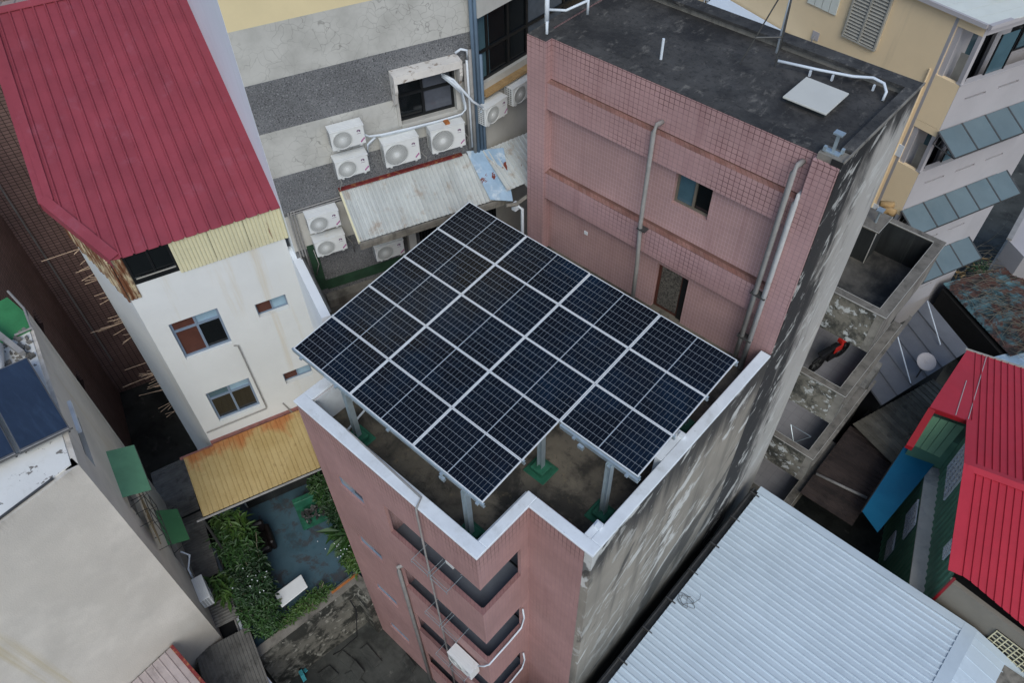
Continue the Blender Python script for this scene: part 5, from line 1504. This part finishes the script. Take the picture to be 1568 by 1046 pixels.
m_btile = MT('balcony_tile', S(166, 164, 166), .7, .12, 1, (), (30, .1), tile=(.32, .32, .005, S(140, 140, 141), S(158, 156, 158)))
m_cope = MT('dark_coping', S(120, 115, 106), .88, .3, 2, ((S(66, 63, 58), H1, 3, .48, .7, .7),), (30, .4))
m_line = MT('pale_cement_edge', S(190, 188, 180), .8, .15, 3)
# ------------------------------------------------------------------ concrete block with stacked balconies
cb_ = thing('concrete_building', 'old unpainted concrete building with stacked balconies behind the pink building', 'building', (7.3, 13, 0))
BX0, BX1, BY0, BY1 = 5.9, 8.45, 10.72, 14.2
tops = [12.0, 8.81, 5.62, 2.43]
for i, zt in enumerate(tops):
    hs_ = 1.05
    MB().wall((0, BY0, 0), UX, NY, BX0, BX1 - .2, zt - hs_ - .25, zt, (), .16).build('balcony_front', m_peel, cb_)
    MB().wall((BX1, 0, 0), UY, NX, BY0, BY1 - .0, zt - hs_ - .25, zt, (), .2).build('balcony_side', m_pconc, cb_)
    MB().box(BX0, BY0 + .16, zt - hs_ - .2, BX1 - .2, BY1, zt - hs_).build('balcony_floor', m_ter if i == 0 else m_btile, cb_)
    c = MB()
    c.box(BX0, BY0 - .03, zt, BX1 + .03, BY0 + .17, zt + .04)
    c.box(BX1 - .22, BY0 + .17, zt, BX1 + .03, BY1, zt + .04)
    c.build('coping', m_cope, cb_)
    e_ = MB()
    e_.box(BX0, BY0 - .038, zt + .03, BX1 + .03, BY0 - .03, zt + .046); e_.box(BX1 + .03, BY0 - .038, zt + .03, BX1 + .038, BY1, zt + .046)
    e_.box(BX0, BY0 + .17, zt + .03, BX1 - .22, BY0 + .178, zt + .046); e_.box(BX1 - .228, BY0 + .178, zt + .03, BX1 - .22, BY1 - .2, zt + .046)
    e_.build('coping_edge', m_line, cb_)
    if i:
        MB().box(BX1 + .002, BY0 + .1, zt - .42, BX1 + .09, BY1 + .9, zt - .34).build('edge_beam', m_cope, cb_)
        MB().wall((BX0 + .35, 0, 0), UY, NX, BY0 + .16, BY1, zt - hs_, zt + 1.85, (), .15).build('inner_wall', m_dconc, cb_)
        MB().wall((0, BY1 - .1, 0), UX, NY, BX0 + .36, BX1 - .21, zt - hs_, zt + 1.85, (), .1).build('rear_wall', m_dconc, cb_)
        MB().box(BX0 + .355, BY0 + .5, zt - hs_ + .02, BX0 + .39, BY0 + 2.2, zt + 1.0).build('glazed_door', m_glassb, cb_)
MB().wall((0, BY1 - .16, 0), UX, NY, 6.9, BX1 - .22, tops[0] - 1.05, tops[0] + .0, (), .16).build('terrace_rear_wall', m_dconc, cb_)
MB().box(6.9, BY1 - .16, tops[0] + .002, BX1 + .03, BY1 + .03, tops[0] + .047).build('coping', m_cope, cb_)
MB().box(6.96, BY1 - .168, tops[0] + .03, BX1 - .23, BY1 - .16, tops[0] + .055).build('coping_edge', m_line, cb_)
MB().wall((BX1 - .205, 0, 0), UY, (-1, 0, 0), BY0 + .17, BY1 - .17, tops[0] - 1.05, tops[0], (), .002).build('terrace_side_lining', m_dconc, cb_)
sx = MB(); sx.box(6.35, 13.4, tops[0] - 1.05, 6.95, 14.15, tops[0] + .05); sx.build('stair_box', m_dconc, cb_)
sx = MB(); sx.box(6.32, 13.36, tops[0] + .05, 7.0, 14.2, tops[0] + .1); sx.build('stair_box_top', m_cope, cb_)
sx = MB(); sx.box(6.94, 13.37, tops[0] - 1.04, 6.962, 13.392, tops[0] + .05); sx.box(6.33, 13.352, tops[0] + .09, 7.008, 13.36, tops[0] + .108); sx.box(7.0, 13.36, tops[0] + .09, 7.008, 14.2, tops[0] + .108); sx.build('stair_box_edge', m_line, cb_)
sx = MB(); sx.tube([(6.75, 13.7, tops[0] + .1), (6.75, 13.7, tops[0] + .5)], .03, 8); sx.box(6.66, 13.6, tops[0] + .5, 6.84, 13.8, tops[0] + .54); sx.build('steel_post', m_alu, cb_)
MB().prism([(5.9, BY1), (8.3, BY1), (8.3, 16.6), (5.9, 16.6)], 0, 4.6).build('rear_block', m_pconc, cb_)
# clay bundle by the stair box
single(MB().tube([(6.55, 14.35, 11.9), (6.75, 14.55, 11.98), (6.95, 14.5, 12.0)], .12, 8).tube([(6.5, 14.5, 12.1), (6.8, 14.7, 12.1)], .09, 8), 'straw_bundle', m_wood, 'tan rolled bundle lying behind the concrete terrace stair box', 'bundle', (6.7, 14.5, 11.8), smooth=True)

# small motorbike on the second balcony
mbk = thing('motorbike', 'small black motorbike with red front fairing parked on the concrete balcony', 'motorbike', (7.35, 12.5, 7.76))
bz = 7.77
bd_ = Vector((.26, .97, 0)); b0 = Vector((7.2, 11.95, bz))
def bp_(a, z, s=0.):
    p = b0 + bd_ * a + Vector((bd_.y, -bd_.x, 0)) * s
    return (p.x, p.y, bz + z)
for a in (.0, 1.05):
    w_ = MB()
    w_.tube([bp_(a + .27 * math.cos(2 * math.pi * k / 18), .27 + .27 * math.sin(2 * math.pi * k / 18)) for k in range(19)], .05, 7, False)
    wq = w_.build('tyre', m_rubber, mbk, smooth=True)
    h_ = MB(); h_.tube([bp_(a, .27, -.05), bp_(a, .27, .05)], .05, 8)
    for k in range(8):
        h_.tube([bp_(a, .27), bp_(a + .24 * math.cos(k * .785), .27 + .24 * math.sin(k * .785))], .008, 4)
    h_.build('rim', m_iron, wq)
f_ = MB()
f_.tube([bp_(0, .27), bp_(.35, .45), bp_(.75, .68), bp_(.92, .8)], .035, 6); f_.tube([bp_(.3, .4), bp_(.4, .2), bp_(.7, .22), bp_(.78, .65)], .03, 6)
f_.obox(bp_(.38, .2, -.09), tuple(bd_ * .3), tuple(Vector((bd_.y, -bd_.x, 0)) * .18), (0, 0, .28))
f_.build('frame_and_engine', m_rubber, mbk)
s_ = MB(); s_.obox(bp_(-.05, .66, -.09), tuple(bd_ * .5), tuple(Vector((bd_.y, -bd_.x, 0)) * .18), (0, 0, .09)); s_.build('seat', m_rubber, mbk, bevel=.03)
s_ = MB(); s_.obox(bp_(.46, .62, -.09), tuple(bd_ * .28), tuple(Vector((bd_.y, -bd_.x, 0)) * .18), (0, 0, .14)); s_.build('fuel_tank', m_rubber, mbk, bevel=.04)
s_ = MB(); s_.obox(bp_(.74, .74, -.09), tuple(bd_ * .18), tuple(Vector((bd_.y, -bd_.x, 0)) * .18), (0, 0, .14)); s_.obox(bp_(.5, .5, .08), tuple(bd_ * .34), tuple(Vector((bd_.y, -bd_.x, 0)) * .03), (0, 0, .26)); s_.build('fairing', m_bikered, mbk, bevel=.02)
h_ = MB(); h_.tube([bp_(.84, .98, -.3), bp_(.88, .95, 0), bp_(.84, .98, .3)], .018, 6); h_.tube([bp_(.88, .9, .05), bp_(1.05, .27, .06)], .025, 6); h_.tube([bp_(.88, .9, -.05), bp_(1.05, .27, -.06)], .025, 6); h_.build('handlebar_and_fork', m_rubber, mbk)
h_ = MB(); h_.obox(bp_(.92, .56, -.07), tuple(bd_ * .26), tuple(Vector((bd_.y, -bd_.x, 0)) * .09), (0, 0, .04)); h_.build('front_mudguard', m_bikered, mbk)
cr = thing('clothes_rack', 'thin folding clothes rack with crossed legs on the lower concrete balcony', 'rack', (7.6, 11.4, 1.4 + 3.2))
m = MB(); m.tube([(7.3, 11.1, 4.6), (8.0, 11.6, 5.4)], .015, 5); m.tube([(8.0, 11.1, 4.6), (7.3, 11.6, 5.4)], .015, 5); m.tube([(7.3, 11.6, 5.4), (8.0, 11.6, 5.4)], .012, 5); m.build('frame', m_alu, cr)

# ------------------------------------------------------------------ yellow building with balconies, top right
YK = (6.29, 19.0)
ya1, ya2 = rad(-11), rad(68)
d1 = (math.cos(ya1), math.sin(ya1), 0); nl_ = (math.sin(ya1), -math.cos(ya1), 0)
d2 = (math.cos(ya2), math.sin(ya2), 0); nr_ = (math.sin(ya2), -math.cos(ya2), 0)
yb = thing('yellow_building', 'pale yellow apartment building with lilac balconies and teal awnings at top right', 'building', (4, 24, 0), ya1)
def YL_(u, off, z):
    return (YK[0] + d1[0] * u + nl_[0] * off, YK[1] + d1[1] * u + nl_[1] * off, z)
def YR_(v, off, z):
    return (YK[0] + d2[0] * v + nr_[0] * off, YK[1] + d2[1] * v + nr_[1] * off, z)
MB().wall(YL_(0, -.02, 0), d1, nl_, -22, -.78, 0, 15.3, [(-9.8, -8.7, 11.9, 13.0)], .3).build('side_wall', m_ywall, yb)
# ends of the side wall: openings of the balconies show between the boxes
tops_y = [13.5, 10.4, 7.3, 4.2]
mo = YR_(0, 0, 0)
main = (YK[0] - d1[0] * .8, YK[1] - d1[1] * .8, 0)
MB().wall(main, d2, nr_, 0, 7, 0, 15.3, [(.9, 2.0, z - 1.0, z + 1.3) for z in tops_y] + [(2.6, 4.2, z - .2, z + 1.3) for z in tops_y], .3).build('front_wall', m_lilac, yb)
for z in tops_y:
    window(yb, main, d2, nr_, .9, 2.0, z - 1.0, z + 1.3, m_bframe, [(.03, .5, .02, .98, m_glassb), (.48, .97, .02, .98, m_glass)], .1, .05, (.5,))
    window(yb, main, d2, nr_, 2.6, 4.2, z - .2, z + 1.3, m_bframe, [(.03, .5, .02, .98, m_glass), (.48, .97, .02, .98, m_glassb)], .1, .05, (.5,))
for i, zt in enumerate(tops_y):
    zb = zt - 1.5
    MB().wall(YK + (0,), d2, nr_, 0, 4.35, zb, zt, [(.5, 1.35, zt - .62, zt - .54), (1.85, 2.7, zt - .62, zt - .54), (3.2, 4.0, zt - .62, zt - .54)], .14).build('balcony_parapet', m_lilac, yb)
    MB().wall(YL_(-.8, .0, 0), d1, nl_, -.0, .79, zb, zt, (), .14).build('balcony_side', m_ywall, yb)
    MB().wall(YR_(4.35, -.02, 0), neg(d1), d2, 0, .78, zb, zt, (), .12).build('balcony_end', m_lilac, yb)
    MB().slab([YL_(-.8, -.15, zb + .45), YL_(-.1, -.15, zb + .45), YR_(4.3, -.16, zb + .45), YR_(4.2, -.76, zb + .45)], .15).build('balcony_floor', m_darkg, yb)
    c = MB()
    c.obox(YR_(-.01, -.16, zt), sc(d2, 4.37), sc(nr_, .19), (0, 0, .04))
    c.build('coping', m_lilac, yb)
    MB().wall(YL_(-.8, -.05, 0), d1, nl_, .0, .18, zt, zt + 1.6, (), .1).build('corner_post', m_lilac, yb)
    # roller blind in the end opening
    MB().obox(YL_(-.55, -.45, zt - .9), sc(d1, .35), sc(nl_, -.02), (0, 0, 1.55)).build('blind', m_louver, yb)
    MB().obox(YR_(.0, -.14, zt + .04), sc(d2, .13), sc(nr_, .13), (0, 0, 1.52 if i else 1.7)).build('corner_post', m_lilac, yb)
    MB().wall(YL_(-.8, .0, 0), d1, nl_, .0, .79, zt + (1.35 if i else 1.5), zt + (1.59 if i else 1.8), (), .14).build('lintel', m_ywall, yb)
    MB().obox(YR_(.14, -.14, zt + (1.3 if i else 1.5)), sc(d2, 4.2), sc(nr_, .13), (0, 0, .29)).build('front_lintel', m_lilac, yb)
    pw = MB()
    for q in range(3):
        pw.obox(YR_(.2 + q * .75, -.1, zt + .05), sc(d2, .04), sc(nr_, .04), (0, 0, 1.24))
    pwo = pw.build('window_frame', m_bframe, yb)
    MB().obox(YR_(.95, -.09, zt + .06), sc(d2, .72), sc(nr_, .015), (0, 0, 1.22)).build('pane', m_glassb, pwo)
    if i:
        continue
for k, zt in enumerate(tops_y[:3]):
    # teal glazed awning below each balcony box
    zb = zt - 1.5
    aw_ = thing('balcony_awning', ['teal glazed awning under the top lilac balcony', 'teal glazed awning under the middle lilac balcony', 'teal glazed awning under the lowest lilac balcony'][k], 'awning', YR_(2.2, .4, zb - .4), 0, 'teal awnings of the yellow building')
    nP = 5
    v0, v1 = -.05, 4.75
    for q in range(nP):
        a, b = v0 + (v1 - v0) * q / nP, v0 + (v1 - v0) * (q + 1) / nP
        MB().slab([YR_(a + .015, .02, zb - .02), YR_(b - .015, .02, zb - .02), YR_(b - .015, .86, zb - .42), YR_(a + .015, .86, zb - .42)], .012).build('pane', m_teal, aw_)
    f = MB()
    for q in range(nP + 1):
        a = v0 + (v1 - v0) * q / nP
        f.obox(YR_(a - .03, .02, zb - .04), sc(d2, .06), vadd(sc(nr_, .84), (0, 0, 1), -.4), (0, 0, .03))
    f.obox(YR_(v0, .84, zb - .47), sc(d2, v1 - v0), sc(nr_, .04), (0, 0, .04))
    f.build('frame', m_iron, aw_)
    tr_ = MB()
    for a in (v0,):
        tr_.tube([YR_(a, .02, zb - .45), YR_(a, .84, zb - .45)], .02, 5)
        for q in range(5):
            tr_.tube([YR_(a, .02 + q * .165, zb - .45), YR_(a, .1 + q * .165, zb - .06 - q * .075)], .014, 5)
    tr_.build('truss', m_iron, aw_)
# louvred shutters, small windows and painted patches on the side wall
def louv(u0, u1, z0, z1, n, mt):
    r = MB()
    for k in range(n):
        z = z0 + (z1 - z0) * k / n
        r.add([YL_(u0, -.01, z + .05), YL_(u1, -.01, z + .05), YL_(u1, .07, z), YL_(u0, .07, z)], [(0, 1, 2, 3)])
    w = r.build('louver', mt, yb)
    s = w.modifiers.new('t', 'SOLIDIFY'); s.thickness = .012
    f = MB()
    for a, b in ((u0 - .05, u0), (u1, u1 + .05), ((u0 + u1) / 2 - .03, (u0 + u1) / 2 + .03)):
        f.obox(YL_(a, -.015, z0 - .03), sc(d1, b - a), sc(nl_, .1), (0, 0, z1 - z0 + .06))
    f.obox(YL_(u0 - .05, -.015, z0 - .07), sc(d1, u1 - u0 + .1), sc(nl_, .11), (0, 0, .04))
    f.build('frame', mt, w)
louv(-4.0, -2.88, 13.42, 15.15, 17, m_louver)
pn = MB()
for k in range(4):
    pn.obox(YL_(-5.6 + k * .28, -.01, 13.82), sc(d1, .26), sc(nl_, .05), (0, 0, 1.4))
pn.build('pale_shutter', m_pale, yb)
wg = MB()
for k in range(9):
    wg.obox(YL_(-9.8 + k * .135, .0, 11.85), sc(d1, .03), sc(nl_, .04), (0, 0, 1.1))
for k in range(8):
    wg.obox(YL_(-9.8, .002, 11.85 + k * .15), sc(d1, 1.11), sc(nl_, .03), (0, 0, .03))
wgo = wg.build('window_grille', m_cap, yb)
MB().obox(YL_(-9.8, -.16, 11.9), sc(d1, 1.1), sc(nl_, .02), (0, 0, 1.1)).build('pane', m_glass, wgo)
sp_ = MB()
sp_.slab([YL_(-9.2, .03, 12.75), YL_(-5.4, .03, 12.55), YL_(-5.4, .75, 12.3), YL_(-9.2, .75, 12.5)], .02)
sp_.build('side_canopy', MT('pale_blue_canopy', S(196, 210, 226), .5, .06, 1), yb)
MB().tube([YL_(-5.0, .0, 12.9), YL_(-5.0, .1, 12.85), YL_(-5.0, .1, 12.0)], .025, 6).build('pipe', m_pvcg, yb)
MB().obox(YL_(-5.12, -.012, 12.78), sc(d1, .26), sc(nl_, .02), (0, 0, .28)).build('plaster_patch', m_lilac, yb)
MB().tube([YL_(-1.0, .03, 0), YL_(-1.0, .03, 13.6)], .03, 6).build('downpipe', m_ywall, yb)
pc = MB(); pc.obox(YL_(-1.08, -.01, 10.55), sc(d1, .3), sc(nl_, .02), (0, 0, .42)); pc.obox(YL_(-1.08, -.01, 8.2), sc(d1, .3), sc(nl_, .02), (0, 0, .35)); pc.build('white_patch', m_cap, yb)
# roof
for k in range(16):
    a, b = -.0 - k * .45, -.0 - (k + 1) * .45
    MB().slab([YL_(a, .12, 15.36), YL_(b + .01, .12, 15.36), YL_(b + .01 + 2.3, -6, 15.9), YL_(a + 2.3, -6, 15.9)], .03).build('roof_panel', m_pale, yb)
rf = MB()
rf.obox(YL_(-9, .12, 15.31), sc(d1, 9.05), sc(nl_, .08), (0, 0, .12))
rf.obox(YL_(.05, .12, 15.31), sc(d2, 7), sc(nr_, .12), (0, 0, .12))
rf.build('eave_gutter', m_lilac, yb)
rfp = MB(); rfp.tube([YR_(1.4, -.9, 15.7), YR_(3.4, -1.3, 15.9)], .14, 12); rfp.build('roof_duct', m_lilac, yb, smooth=True)
rfp = MB(); rfp.obox(YR_(1.0, -.95, 15.5), sc(d2, .5), sc(nr_, .2), (0, 0, .16)); rfp.build('duct_clamp', m_iron, yb)

# ------------------------------------------------------------------ low yard at right: sheet roofs, dish, overgrown tin
shr = thing('grey_sheet_roof', 'wide grey flat sheet metal roof right of the concrete balconies', 'shed roof', (9, 18.5, 0))
dA = Vector((10.21 - 8.1, 20.24 - 21.58, 0)).normalized(); dB = Vector((8.1 - 7.87, 21.58 - 16.56, 0)).normalized()
sheets(shr, 'roof_sheet', m_lgrey, (7.86, 16.2, 3.95), tuple(dA + Vector((0, 0, -.02))), tuple(dB), 6, .86, prof(.86, .06, (.0,), .07, .03), lambda u: (0, 1.35 + u * .24))
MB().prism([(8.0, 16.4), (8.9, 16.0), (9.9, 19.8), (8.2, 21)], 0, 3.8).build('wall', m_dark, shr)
for a in ((8.35, 17.9), (8.4, 20.3)):
    MB().tube([(a[0] - .2, a[1] + .2, 4.6), (a[0] + 1.0, a[1] - .9, 4.0)], .022, 6).build('stay_rod', m_pvc, shr)
dk_ = thing('plank_deck_roof', 'dark ribbed roof beneath the satellite dish', 'shed roof', (9.4, 16.5, 0))
sheets(dk_, 'roof_sheet', m_deck, (8.55, 14.9, 3.0), (.95, -.32, -.02), (.32, .95, 0), 20, .2, prof(.2, .03, (.0,), .08, .05), lambda u: (0, 1.9))
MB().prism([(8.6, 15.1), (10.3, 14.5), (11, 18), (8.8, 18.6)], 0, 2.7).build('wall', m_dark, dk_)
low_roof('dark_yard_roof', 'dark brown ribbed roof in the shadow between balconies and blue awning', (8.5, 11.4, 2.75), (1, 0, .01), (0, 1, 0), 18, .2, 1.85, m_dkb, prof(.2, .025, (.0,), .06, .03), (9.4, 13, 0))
single(MB().tube([(8.55, 12.35, 2.84), (10.25, 12.6, 2.86)], .05, 8), 'yard_pipe', m_pvcg, 'pale pipe crossing the dark gap left of the blue awning', 'pipe', (9.4, 12.5, 2.4), smooth=True)
ds = thing('satellite_dish', 'round pale satellite dish standing on the dark ribbed roof', 'satellite dish', (9.35, 17.6, 3.9))
m = MB(); R_, n_ = .33, 20
dv, df = [], []
ax = Vector((.25, -.35, .9)).normalized(); ux = ax.cross(Vector((1, 0, 0))).normalized(); uy = ax.cross(ux)
cc_ = Vector((9.38, 17.5, 4.75))
for k in range(5):
    rr = R_ * k / 4
    for q in range(n_):
        dv.append(tuple(cc_ + ux * rr * math.cos(2 * math.pi * q / n_) + uy * rr * math.sin(2 * math.pi * q / n_) + ax * (.5 * rr * rr)))
for k in range(4):
    for q in range(n_):
        df.append((k * n_ + q, k * n_ + (q + 1) % n_, (k + 1) * n_ + (q + 1) % n_, (k + 1) * n_ + q))
m.add(dv, df)
o = m.build('reflector', m_lilac, ds, smooth=True); sdf = o.modifiers.new('t', 'SOLIDIFY'); sdf.thickness = .01
m = MB(); m.tube([tuple(cc_), (9.38, 17.5, 3.2)], .03, 6); m.build('mast', m_iron, ds)
vt = thing('overgrown_tin_roof', 'rusty blue green tin roof overgrown with dry vines at the right edge', 'shed roof', (10, 24, 0))
sheets(vt, 'roof_sheet', m_tarp, (8.0, 24.7, 2.2), (.55, .85, .05), (.86, -.52, 0), 22, .19, prof(.19, .025, (.0,), .05, .02), lambda u: (0, 4.6))
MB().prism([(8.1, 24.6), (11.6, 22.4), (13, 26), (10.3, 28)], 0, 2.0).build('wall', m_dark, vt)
vn = MB()
rv_ = random.Random(5)
for k in range(170):
    x, y = rv_.uniform(8.2, 12.2), 0
    y = 24.7 - (x - 8) * .6 + rv_.uniform(.1, 4.)
    a = rv_.gauss(.9, .35) if rv_.random() < .6 else rv_.uniform(-.7, .5)
    L = rv_.uniform(.7, 2.4)
    p = Vector((x, y, 2.3)); q = p + Vector((math.cos(a), math.sin(a), 0)) * L
    mid = (p + q) / 2 + Vector((rv_.uniform(-.15, .15), rv_.uniform(-.15, .15), rv_.uniform(.02, .15)))
    vn.tube([tuple(p), tuple(mid), tuple(q)], .008, 4)
vn.build('vines', m_dvine, vt, stuff=True)
blv = MB(); blv.obox((10.85, 21.8, 0), (1.2, 1.9, 0), (.5, -.3, 0), (0, 0, 2.1))
single(blv, 'blue_low_roof', m_tinb, 'dull blue low roof between the overgrown tin and the red roof', 'shed roof', (11.5, 22.4, 0))
rb_ = thing('pale_corner_building', 'pale wall corner of a building at the right picture edge above the vines', 'building', (11.8, 29, 0))
MB().prism([(9.15, 27.5), (10.0, 26.9), (14, 27.5), (13, 33), (8.95, 30)], 0, 3.4).build('wall', m_lilac, rb_)
MB().prism([(9.05, 27.5), (9.25, 27.5), (9.05, 30.2), (8.85, 30.2)], 3.4, 3.5).build('roof_edge', m_pvcg, rb_)
jk = MB()
for k in range(60):
    x, y = rv_.uniform(7.6, 9.4), rv_.uniform(24.8, 28.2)
    s = rv_.uniform(.15, .6)
    a = rv_.uniform(0, 3.1)
    jk.obox((x, y, rv_.uniform(.5, 2.1)), (s * math.cos(a), s * math.sin(a), rv_.uniform(-.05, .1)), (-.05 * math.sin(a), .05 * math.cos(a), 0), (0, 0, .05))
o = jk.build('junk_heap', m_wood); o['kind'] = 'stuff'; tag(o, 'heap of scrap timber and branches between balconies and overgrown tin roof', 'junk heap')
plant('yard_weed', 'small green weed growing out of the scrap heap', 'weed', (8.8, 26.6, 1.8), .4, .4, .7, 160, .08, m_leaf2, 21, 2.4, .5, None, 6)
